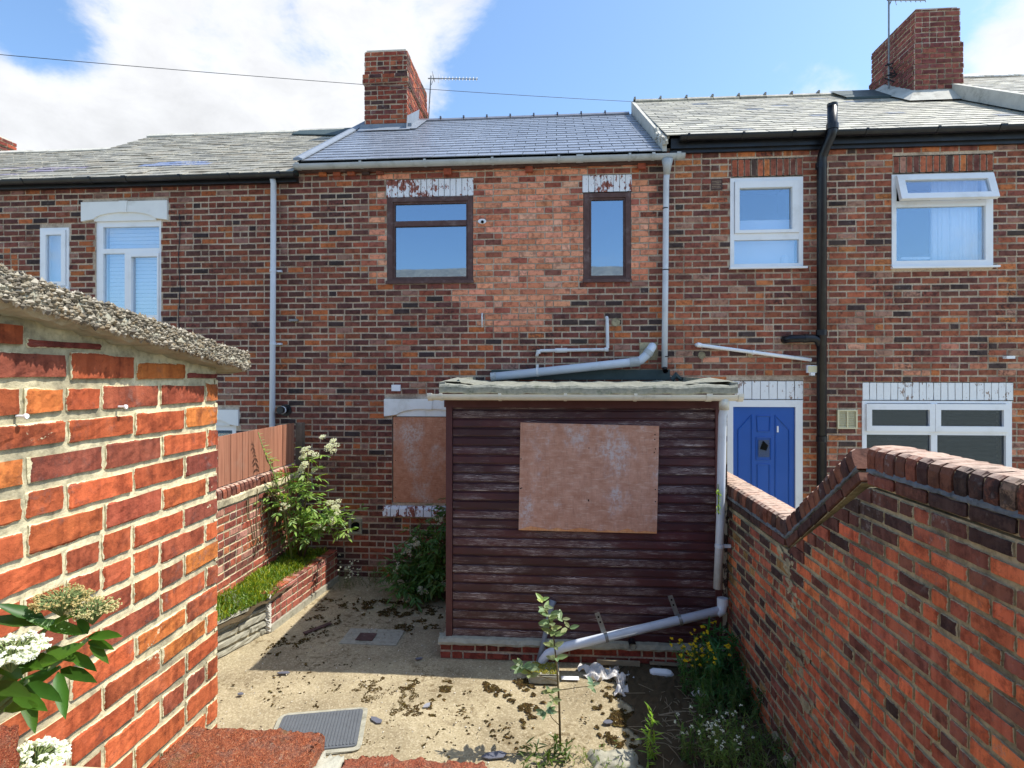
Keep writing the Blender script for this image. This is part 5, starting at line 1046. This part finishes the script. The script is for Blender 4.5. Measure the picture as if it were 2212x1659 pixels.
t = thing('buddleia_sprig', 'tall thin grey green sprig leaning against the fence above the elder', 'shrub', (-3.35, 6.6, .4)); m = MB(); P = [Vector(p) for p in ((-3.22, 6.75, .5), (-3.28, 6.6, 1.3), (-3.33, 6.5, 1.6), (-3.40, 6.4, 1.9), (-3.42, 6.32, 2.1))]; m.tube(P, [.012, .01, .008, .006, .004], 6); m.build('stem', M['stem_g'], t, smooth=True); ml = MB()
for i in range(15):
    s_ = 1.2+i*.19; k = min(int(s_), 3); p = P[k].lerp(P[k+1], min(1, s_-k)); 
    for q in (-1, 1): leaf(ml, p, Vector((.5, q*.8, .35+rng.uniform(-.3, .3))), (0, 0, 1), rng.uniform(.07, .13)*(1 if i < 11 else .6), .36, gcol(lin(150, 168, 118)))
ml.build('foliage', M['leaf'], t)
# dead stems and ivy shadowy strands hanging under the shrub
t = thing('dead_creeper', 'dark dead strands hanging on the boundary wall below the elder', 'creeper', (-3.4, 6.6, 1.3)); m = MB()
for i in range(46): y = rng.uniform(6.05, 7.2); z = rng.uniform(.95, 1.45); p = Vector((-3.42, y, z)); m.tube([p, p+Vector((.015, rng.uniform(-.05, .05), -rng.uniform(.08, .2))), p+Vector((0, rng.uniform(-.08, .08), -rng.uniform(.2, .42)))], .006, 5, lin(70, 54, 40))
m.build('strands', M['stem'], t)
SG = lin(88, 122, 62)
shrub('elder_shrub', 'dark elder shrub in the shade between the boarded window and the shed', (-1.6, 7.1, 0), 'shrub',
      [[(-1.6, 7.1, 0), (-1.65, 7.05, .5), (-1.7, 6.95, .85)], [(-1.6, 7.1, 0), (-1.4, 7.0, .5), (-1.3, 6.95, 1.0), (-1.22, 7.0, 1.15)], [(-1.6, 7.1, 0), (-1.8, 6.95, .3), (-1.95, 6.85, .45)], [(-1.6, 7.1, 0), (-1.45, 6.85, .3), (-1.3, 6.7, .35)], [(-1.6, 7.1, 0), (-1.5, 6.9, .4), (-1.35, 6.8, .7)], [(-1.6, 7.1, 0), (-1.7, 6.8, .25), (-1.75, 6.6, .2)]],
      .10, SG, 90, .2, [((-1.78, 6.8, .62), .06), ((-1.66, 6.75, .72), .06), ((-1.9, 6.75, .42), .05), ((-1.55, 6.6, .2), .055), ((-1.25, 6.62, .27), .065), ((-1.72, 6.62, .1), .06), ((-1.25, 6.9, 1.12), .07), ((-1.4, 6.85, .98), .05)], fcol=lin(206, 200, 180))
# little white flower clump by the planter end
def clump(name, label, c, n, h, sp, col, fcol=None, nf=0, L=.05, w=.2, cat='weed', fs=.006, lean=.3, group=None):
    t = thing(name, label, cat, c, group); ms = MB(); ml = MB(); mf = MB()
    for i in range(n):
        a = Vector(c)+Vector((rng.gauss(0, sp), rng.gauss(0, sp), 0)); hh = h*rng.uniform(.55, 1.1); top = a+Vector((rng.gauss(0, lean)*hh, rng.gauss(0, lean)*hh, hh)); ms.tube([a, a.lerp(top, .5)+rv(.01), top], [.0022, .0018, .001], 4)
        k = max(5, int(hh/.013))
        for j in range(k): p = a.lerp(top, (j+.5)/k); leaf(ml, p, rv(1)+Vector((0, 0, .35)), (0, 0, 1), L*rng.uniform(.6, 1.2), w, gcol(col))
        for q in range(nf): umbel(mf, top+rv(.022)+Vector((0, 0, .01)), .012, 7, fcol, (0, -.4, 1), fs)
    ms.build('stem', M['stem_g'], t, kind='stuff'); ml.build('foliage', M['leaf'], t, kind='stuff')
    if nf: mf.build('flowers', M['petal'], t, kind='stuff')
    return t
clump('white_flower_clump', 'small pale flowering clump at the end of the brick planter', (-2.62, 7.15, 0), 16, .28, .07, lin(92, 96, 70), lin(232, 230, 214), 2, .03, .2, fs=.008)
clump('dry_weed', 'dry brown weed against the house wall beside the dark elder', (-2.3, 7.3, 0), 14, .3, .1, lin(96, 86, 54), None, 0, .04, .2)
clump('ragwort', 'dark green ragwort with yellow flowers in the corner by shed and right wall', (1.28, 5.0, 0), 34, .44, .10, lin(72, 114, 54), lin(230, 200, 30), 2, .065, .26, fs=.009, lean=.2)
clump('willowherb', 'tall dark leafy weed at the foot of the downpipe in the corner', (1.45, 5.12, 0), 16, .48, .08, lin(66, 120, 64), None, 0, .12, .24, lean=.15)
clump('creeping_weed', 'low dark weeds spreading along the foot of the right wall', (1.48, 4.75, 0), 80, .26, .15, lin(72, 108, 52), None, 0, .06, .3)
clump('flowering_weed', 'bushy weed with tiny white flowers at the bottom right', (1.16, 4.05, 0), 44, .30, .10, lin(118, 146, 70), lin(236, 236, 226), 1, .045, .26, fs=.006)
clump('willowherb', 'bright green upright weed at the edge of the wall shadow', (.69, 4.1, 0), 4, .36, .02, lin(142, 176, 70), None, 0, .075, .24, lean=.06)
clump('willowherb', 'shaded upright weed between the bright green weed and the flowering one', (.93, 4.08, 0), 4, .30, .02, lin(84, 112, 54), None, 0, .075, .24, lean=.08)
clump('willowherb', 'upright weed rising behind the white flowering weed', (1.13, 4.36, 0), 4, .42, .025, lin(78, 112, 50), None, 0, .075, .22, lean=.05)
clump('low_weed', 'broad low weed cluster by the sapling foot at the bottom edge', (-.03, 3.98, 0), 16, .12, .12, lin(82, 104, 44), None, 0, .075, .34)
clump('low_weed', 'small pale weed mat beside the white stone at the bottom edge', (.38, 3.95, 0), 40, .08, .14, lin(120, 136, 72), None, 0, .04, .3)
clump('low_weed', 'green weed patch at the bottom right corner of the yard', (1.48, 4.12, 0), 60, .24, .16, lin(92, 122, 54), lin(226, 226, 210), 0, .045, .25)
clump('grey_weed', 'silvery weed tuft at the near end of the planter', (-3.28, 5.55, .38), 8, .16, .05, lin(128, 140, 112), None, 0, .05, .25)
m = MB()
for i in range(24): d = rv(1); d.y = -abs(d.y)*.5; leaf(m, (1.50, SY-.17, 1.62+rng.uniform(-.12, .12)), (rng.uniform(-.5, .5), -.7, rng.uniform(-.5, .5)), (0, 0, 1), .05, .3, gcol(lin(140, 170, 50)))
m.tube([(1.51, SY-.16, 1.48), (1.5, SY-.18, 1.76)], .004, 5, lin(110, 130, 50)); tag(m.build('fern_sprig', M['leaf']), 'small yellow green fern sprig growing behind the shed downpipe', 'fern')
# sapling
t = thing('sapling', 'slender whitebeam sapling with grey green leaves in front of the shed', 'sapling', (.05, 4.13, 0)); SO = Vector((.045, .03, 0))
P = [Vector(p) for p in ((.005, 4.1, 0), (-.003, 4.1, .35), (-.02, 4.1, .62), (-.045, 4.1, .85), (-.085, 4.1, 1.0), (-.135, 4.1, 1.10))]; P = [p+SO for p in P]; m = MB(); m.tube(P, [.009, .008, .0065, .005, .004, .003], 7)
BRn = [((-.005, 4.1, .52), (-.20, 4.05, .60), (-.26, 4.05, .64)), ((.0, 4.1, .46), (.15, 4.08, .50), (.24, 4.06, .52)), ((.0, 4.1, .30), (-.07, 4.05, .34), (-.10, 4.05, .33)), ((0, 4.1, .2), (-.05, 4.08, .26), (-.07, 4.06, .3))]
for b in BRn: m.tube([Vector(p)+SO for p in b], .003, 5)
m.build('stem', M['stem'], t, smooth=True); ml = MB(); WG = lin(136, 152, 108)
def tuft(c, n, L, up=.3, col=WG):
    sh_ = isinstance(c, Vector)
    c = Vector(c) if sh_ else Vector(c)+SO
    for i in range(n): a = 6.283*i/n+rng.uniform(-.4, .4); leaf(ml, Vector(c)+rv(.008), (math.cos(a), math.sin(a)*.8-.2, up+rng.uniform(-.35, .35)), (0, -.7, .7), L*rng.uniform(.85, 1.35), .6, gcol(col, .2))
tuft(P[5], 5, .065, .8, lin(180, 196, 120)); tuft(P[4], 6, .075); tuft(P[4].lerp(P[5], .5), 5, .06)
for k in (2.3, 2.7, 3.1, 3.4, 3.7): j = int(k); p = P[j].lerp(P[j+1], k-j); tuft(p, 4, .085)
tuft((.02, 4.1, .97), 4, .07); tuft((.06, 4.08, .92), 3, .07)
tuft((-.26, 4.05, .64), 9, .085, .2, lin(122, 146, 108)); tuft((-.22, 4.05, .6), 4, .07); tuft((.24, 4.06, .52), 7, .06, .1, lin(130, 152, 120)); tuft((-.10, 4.05, .33), 7, .065, .1, lin(120, 142, 112)); tuft((-.07, 4.06, .46), 7, .06, .1); tuft((-.05, 4.06, .40), 5, .06, .1)
ml.build('foliage', M['leaf'], t)
# planter grass
m = MB()
for i in range(9000):
    y = rng.uniform(5.0, 7.35); xe = -3.0 if y > 5.84 else -3.0-(5.84-y)*.34; x = xe-.02-(xe+3.44)*rng.random(); z = .37+.07*(xe-x)/max(.1, xe+3.46)
    k = .5+.5*math.sin(x*9+y*3.1)*math.sin(y*5.3); col = lin(150, 160, 44) if rng.random() < .25+.4*k else lin(104, 134, 50)
    if y < 5.5 and rng.random() < .6: continue
    hh = rng.uniform(.025, .075)*(.7+.8*k); d = Vector((rng.uniform(-.6, .7), rng.uniform(-.6, .6), 1)).normalized(); s = Vector((rng.uniform(-1, 1), rng.uniform(-1, 1), 0)).normalized()*rng.uniform(.004, .009); p = Vector((x, y, z)); c_ = gcol(col)
    m.add([p-s, p+s, p+d*hh*.7+s*.8+Vector((d.x, d.y, 0))*hh*.2, p+d*hh+Vector((d.x, d.y, 0))*hh*.5, p+d*hh*.7-s*.8+Vector((d.x, d.y, 0))*hh*.2], [(0, 1, 2, 4), (4, 2, 3)], c_)
o = m.build('grass', M['leaf']); o['kind'] = 'stuff'; tag(o, 'yellow green grass and moss filling the raised planter', 'grass')
# moss lumps on the yard
m = MB(); patches = [(-1.40, 4.83, .5, .22, 2600, .02), (-1.2, 4.55, .28, .12, 900, .0), (-.35, 4.9, .28, .25, 1500, .06), (-.15, 4.65, .15, .2, 500, .06), (.50, 4.6, .18, .45, 1600, .0), (-1.9, 6.55, .75, .28, 2600, .05), (-1.5, 6.15, .4, .25, 900, .1), (-2.6, 6.2, .25, .7, 900, .08), (-2.9, 5.6, .2, .4, 500, .05), (1.0, 4.8, .5, .6, 1500, .0), (-.9, 4.4, 1.2, .5, 1600, .16), (-2.3, 4.9, .6, .5, 500, .16)]
for (x, y, sx_, sy_, n, th_) in patches:
    for i in range(n*3):
        px, py = x+rng.uniform(-1, 1)*sx_, y+rng.uniform(-1, 1)*sy_
        if not (-2.88 < px < 1.6 and 3.5 < py < 7.4) or (px > -1.12 and py > 5.3): continue
        fall = ((px-x)/sx_)**2+((py-y)/sy_)**2
        if noise.noise(Vector((px*6, py*6, 3)))*.6+noise.noise(Vector((px*19, py*19, 1)))*.5 < th_-.04+.26*fall: continue
        r_ = rng.uniform(.004, .015)*rng.uniform(.5, 1); k = 7; o = len(m.v); c_ = gcol(lin(62, 50, 28) if rng.random() < .7 else lin(92, 76, 42), .35); ph = rng.uniform(0, 6); m.v.append((px, py, .009+r_*.3)); m.v += [(px+r_*rng.uniform(.5, 1.7)*math.cos(ph+a*6.283/k), py+r_*rng.uniform(.4, 1.3)*math.sin(ph+a*6.283/k), .004) for a in range(k)]; m.c += [c_]*(k+1); m.e += [1.]*(k+1); m.f += [(o, o+1+a, o+1+(a+1) % k) for a in range(k)]
a = NT('moss_lump'); M['lump'] = a.done(a.tone(), 1, .1); o = m.build('moss', M['lump']); o['kind'] = 'stuff'; tag(o, 'dark brown moss clumps scattered over the concrete yard', 'moss')
# litter of small stones
m = MB()
for i in range(1500):
    px, py = rng.uniform(-2.85, 1.55), rng.uniform(3.9, 7.3)
    if px > -1.12 and py > 5.3: continue
    pebble(m, (px, py, .012), rng.uniform(.002, .008), rng.choice([lin(206, 196, 168), lin(150, 138, 112), lin(110, 100, 84), lin(226, 220, 204)]))
o = m.build('grit', M['gravel']); o['kind'] = 'stuff'; tag(o, 'loose grit and small stones on the yard floor', 'grit')

# ------------------------------------------------------------------ yard objects
mh = thing('manhole_cover', 'ribbed grey manhole cover set in a pale cement surround', 'manhole cover', (-1.8, 4.22, 0))
Mm = Matrix.Translation((-1.80, 4.22, .012)) @ Matrix.Rotation(R(13), 4, 'Z')
def rounded(w, h, r, n=5): return [(sx_*(w-r)+r*math.cos(a), sy_*(h-r)+r*math.sin(a)) for (sx_, sy_, a0) in ((1, 1, 0), (-1, 1, 90), (-1, -1, 180), (1, -1, 270)) for a in [R(a0+90*i/n) for i in range(n+1)]]
m = MB(); m.prism(rounded(.345, .275, .06)[::-1], lambda a, b, d: Mm @ Vector((a+rng.uniform(-.006, .006), b+rng.uniform(-.006, .006), d)), .0, .008); m.build('cement_surround', M['concrete'], mh)
m = MB(); m.prism(rounded(.31, .235, .03)[::-1], lambda a, b, d: Mm @ Vector((a, b, d)), .004, .018); pl_ = m.build('plate', M['iron'], mh)
rm = MB(); rm.prism([(-.009, .018), (.009, .018), (.005, .024), (-.005, .024)], lambda a, b, d: (a, d, b), -.215, .215); rmesh = rm.mesh('rib')
for i in range(24): put('rib', rmesh, M['iron'], pl_, Mm @ Vector((-.288+i*.025, 0, 0)), (0, 0, R(13)))
dr_ = thing('drain_cover', 'small dark square drain in a pale concrete patch in the shed shadow', 'drain', (-1.96, 5.8, 0)); m = MB(); m.box(-2.2, -1.6, 5.65, 6.0, .0, .006); m.build('concrete_patch', M['concrete'], dr_); m = MB(); m.box(-2.05, -1.87, 5.72, 5.88, .010, .017); gr = m.build('grate', M['brown_wood'], dr_)
def shard(label, c, L, w, rot, col=(.5, .52, .56), name='slate_shard', group='slate shards on the yard'):
    m = MB(); Mx = Matrix.Translation((c[0], c[1], .014)) @ Matrix.Rotation(R(rot), 4, 'Z'); k = 6; poly = [(L*.5*math.cos(a*6.283/k)*rng.uniform(.75, 1.1), w*.5*math.sin(a*6.283/k)*rng.uniform(.75, 1.1)) for a in range(k)][::-1]; m.prism(poly, lambda a, b, d: Mx @ Vector((a, b, d)), 0, .008); o = m.build(name, M['slate_new']); o.color = (*col, 1); tag(o, label, 'slate', group)
SLC = lin(104, 106, 116)
shard('slate shard alone on the bare concrete left of the moss', (-2.48, 5.03), .15, .05, 8, SLC); shard('slate shard lying by the corner of the manhole cover', (-1.40, 4.39), .15, .06, -35, SLC); shard('slate shard below the sapling branch near the wall shadow', (.43, 4.5), .08, .06, 10, SLC); shard('larger slate shard at the bottom edge left of the sapling', (-.42, 4.05), .20, .09, 15, SLC)
shard('small slate chip near the outhouse wall corner', (-2.68, 4.67), .06, .04, 0, SLC); shard('slate shard in the mossy patch above the manhole', (-1.05, 4.62), .08, .05, 60, lin(150, 152, 160))
shard('slate piece at the foot of the shed plinth corner', (-1.3, 5.38), .09, .04, 20, SLC)
m = MB(); m.box(-.16, .16, -.025, .025, .012, .022, M=Matrix.Translation((-2.55, 5.95, 0)) @ Matrix.Rotation(R(55), 4, 'Z')); tag(m.build('timber_batten', M['brown_wood']), 'thin dark batten lying on the shadow edge', 'timber')
# rag, block, rubbish in the corner by the shed
def cloth(name, label, c, w, h, seed):
    r2 = random.Random(seed); m = MB(); n = 26; ph = [r2.uniform(0, 6) for _ in range(6)]
    for j in range(n+1):
        for i in range(n+1):
            u, v = i/n-.5, j/n-.5; f_ = .022*math.sin(u*19+ph[0]+3*v)+.018*math.sin(v*23+ph[1]+5*u)+.014*math.sin((u+v)*31+ph[2])+r2.uniform(-.004, .004); m.v.append((c[0]+w*u*(1+.25*math.sin(v*9+ph[3]))+.12*v*math.sin(u*6+ph[5]), c[1]+h*v*(1+.3*math.sin(u*8+ph[4])), c[2]+.03+f_)); m.c.append((1, 1, 1)); m.e.append(1.)
    m.f = [(j*(n+1)+i, j*(n+1)+i+1, (j+1)*(n+1)+i+1, (j+1)*(n+1)+i) for j in range(n) for i in range(n)]; return tag(m.build(name, M['cloth'], smooth=True), label, 'rag')
cloth('crumpled_rag', 'crumpled white rag lying on the concrete beside the wall shadow', (.44, 5.22, 0), .30, .18, 3); cloth('crumpled_rag', 'trailing end of white rag hanging towards the shaded soil', (.60, 5.06, 0), .08, .30, 5)
t = thing('stone_block', 'stone block with moss on top catching the end of the sloping pipe', 'block', (-.09, 5.15, 0)); m = MB(); g_ = brick_geom(.27, .09, .24, rng, .012, 6, 3, .006, .008); m.add([(-.22+a, 5.03+b, c) for a, b, c in g_[0]], g_[1]); m.add([(-.22, 5.04, .088), (.05, 5.04, .088), (.05, 5.27, .088), (-.22, 5.27, .088)], [(0, 1, 2, 3)]); m.build('block', M['concrete'], t); m = MB()
for i in range(260): pebble(m, (rng.uniform(-.2, .03), rng.uniform(5.05, 5.25), .093), rng.uniform(.006, .014), gcol(lin(128, 124, 56)))
m.build('moss_top', M['lump'], t, kind='stuff')
m = MB(); n = 16
for j in range(n+1):
    for i in range(n+1):
        u, v = i/n*2-1, j/n*2-1; q_ = max(abs(u), abs(v)); e_ = 1-q_**6; x, y = .43+.17*u*(1+.12*math.sin(v*3)), 4.06+.10*v*(1+.15*math.sin(u*4)); m.v.append((x, y, .05*e_+.02*noise.noise(Vector((x*22, y*22, 1)))*e_)); m.c.append((1, 1, 1)); m.e.append(1.)
m.f = [(j*(n+1)+i, j*(n+1)+i+1, (j+1)*(n+1)+i+1, (j+1)*(n+1)+i) for j in range(n) for i in range(n)]; tag(m.build('pale_stone', M['concrete'], smooth=True), 'pale stone slab at the bottom edge among the weeds', 'stone')
def junk(name, label, mk, mat, cat): m = MB(); mk(m); return tag(m.build(name, M[mat]), label, cat)
junk('plastic_bottle', 'white bottle lying in the shade in front of the shed plinth', lambda m: m.tube([(.88, 5.25, .04), (.91, 5.25, .04), (1.03, 5.24, .04), (1.06, 5.24, .035), (1.09, 5.24, .02)], [.02, .035, .035, .03, .012], 12), 'white', 'bottle')
junk('paper_scrap', 'blue white paper scrap near the stone block', lambda m: m.box(.16, .32, 5.10, 5.16, .014, .018, M=Matrix.Rotation(R(1), 4, 'Z')), 'white', 'litter')
junk('paper_scrap', 'white scrap below the ragwort flowers', lambda m: m.tube([(1.18, 4.92, .03), (1.24, 4.93, .05), (1.30, 4.92, .03)], [.02, .035, .02], 6), 'white', 'litter')
junk('paper_scrap', 'pale blue scrap beside the rag end in the shade', lambda m: m.box(.85, .91, 5.15, 5.21, .014, .02, M=Matrix.Rotation(R(2), 4, 'Z')), 'pipe_grey', 'litter')
junk('timber_batten', 'pale broken lath lying along the shed foot', lambda m: (m.box(.22, .62, 5.38, 5.41, .03, .07, M=Matrix.Rotation(R(-2), 4, 'Z')), m.box(.62, 1.3, 5.42, 5.45, .04, .06, M=Matrix.Rotation(R(-3), 4, 'Z'))), 'stick', 'timber')
junk('twig', 'long pale stick lying across the shaded soil', lambda m: m.tube([(.81, 4.60, .02), (1.0, 4.66, .03), (1.18, 4.69, .02)], .007, 6), 'stick', 'twig')
m = MB()
for i in range(170): p = Vector((rng.uniform(.75, 1.6), rng.uniform(3.9, 5.0), rng.uniform(.012, .04))); a = rng.uniform(0, 6.28); L = rng.uniform(.05, .22); m.tube([p, p+Vector((math.cos(a)*L*.5, math.sin(a)*L*.5, rng.uniform(0, .03))), p+Vector((math.cos(a)*L, math.sin(a)*L+.03, 0))], .0025, 4)
o = m.build('dead_grass', M['stick']); o['kind'] = 'stuff'; tag(o, 'dry grass stalks strewn over the shaded soil', 'dead grass')
m = MB(); n = 30
for j in range(n+1):
    for i in range(n+1): x = .62+1.03*i/n+(.05*math.sin(j*.9) if i == 0 else 0); y = 3.85+1.6*j/n; m.v.append((x, y, .013+(.0 if i == 0 else rng.uniform(0, .022)))); m.c.append((1, 1, 1)); m.e.append(1.)
m.f = [(j*(n+1)+i, j*(n+1)+i+1, (j+1)*(n+1)+i+1, (j+1)*(n+1)+i) for j in range(n) for i in range(n)]; struct(m.build('bare_soil', M['soil']))

# ------------------------------------------------------------------ near elder branch at the lower left
t = thing('elder_branch', 'near elder branch with broad glossy leaves and flower heads at the lower left', 'branch', (-.95, .95, 1.9)); ms = MB(); ml = MB(); mf = MB(); mf2 = MB()
def near(u, v, Z):
    r = (u-1106)/1220.; return Vector((Z*(r*math.cos(TH)-math.sin(TH)), Z*(math.cos(TH)+r*math.sin(TH)), 2.75-(v-812)/1220.*Z))
root = near(-160, 1700, 1.02)
for (u, v, Z) in ((190, 1380, 1.12), (105, 1352, 1.1), (60, 1470, 1.05), (130, 1440, 1.12)): e = near(u, v, Z); ms.tube([root, root.lerp(e, .5)+Vector((0, 0, .02)), e], [.008, .006, .004], 7)
NL = lin(66, 104, 32)
for (u, v, Z, du, dv, L) in ((190, 1375, 1.12, 70, -8, .075), (190, 1385, 1.12, 62, 14, .06), (195, 1390, 1.11, 40, 40, .055), (185, 1370, 1.12, -72, -22, .085), (185, 1390, 1.1, -75, 30, .09), (190, 1370, 1.13, -20, -45, .06), (105, 1345, 1.1, -90, -8, .085), (100, 1340, 1.1, -80, -30, .075), (105, 1350, 1.1, 60, -30, .06),
                             (130, 1440, 1.1, -60, 30, .09), (130, 1445, 1.1, 70, 20, .08), (125, 1450, 1.08, 10, 70, .075), (120, 1440, 1.1, -80, -10, .085), (60, 1470, 1.05, -60, 30, .09), (60, 1475, 1.05, 60, 28, .08), (55, 1480, 1.05, 10, 55, .08), (50, 1465, 1.05, -50, -30, .08), (30, 1500, 1.0, 50, 20, .08), (20, 1420, 1.05, 50, 10, .08), (40, 1430, 1.06, 60, -10, .09), (10, 1530, 1.0, 50, -10, .08), (-20, 1480, 1.0, 60, 10, .09), (100, 1400, 1.12, 60, 20, .08), (90, 1410, 1.1, -50, 40, .09), (150, 1410, 1.12, 50, 30, .07)):
    a = near(u, v, Z); d = near(u+du, v+dv, Z-.03)-a; leaf(ml, a, d, (rng.uniform(.2, .7), -.6, .9), L*1.2, .37, gcol(NL, .4))
def umb2(c, r, n, col, col2):
    for i in range(n):
        d = rv(1); d.z = abs(d.z)*.45; d.normalize(); p = Vector(c)+Vector((d.x, d.y, d.z*.6))*r*rng.uniform(.75, 1.05); ms2.tube([Vector(c)-Vector((0, 0, r*.6)), Vector(c).lerp(p, .55)+rv(.002), p], .0009, 4); umbel(mf if col2 else mf2, p, .004, 3 if col2 else 5, col, (0, -.4, 1), .0024 if col2 else .0042)
ms2 = MB()
umb2(near(135, 1300, 1.12), .05, 190, lin(196, 176, 120), True); umb2(near(200, 1320, 1.13), .045, 150, lin(206, 192, 140), True); umb2(near(25, 1415, 1.02), .052, 230, lin(236, 236, 226), False); umb2(near(70, 1650, .98), .05, 220, lin(238, 238, 228), False)
ms.build('stem', M['stem_g'], t, smooth=True); ms2.build('flower_stalks', M['stem_g'], t, kind='stuff'); ml.build('foliage', M['leaf'], t, smooth=True); mf.build('seed_heads', M['petal'], t, kind='stuff'); mf2.build('flower_heads', M['petal'], t, kind='stuff')

# ------------------------------------------------------------------ groups of alike things
GROUPS = {'terraced_house': 'houses of the brick terrace', 'willowherb': 'upright leafy weeds in the yard', 'low_weed': 'low weeds along the bottom edge', 'elder_shrub': 'elder shrubs by the house wall', 'plywood_board': 'plywood boards over openings',
          'television_aerial': 'television aerials on the chimneys', 'paper_scrap': 'litter scraps near the shed', 'timber_batten': 'loose timber on the yard', 'crumpled_rag': 'white rag pieces by the shadow'}
for o in COL.objects:
    b = o.name.split('.')[0]
    if o.parent is None and b in GROUPS: o['group'] = GROUPS[b]
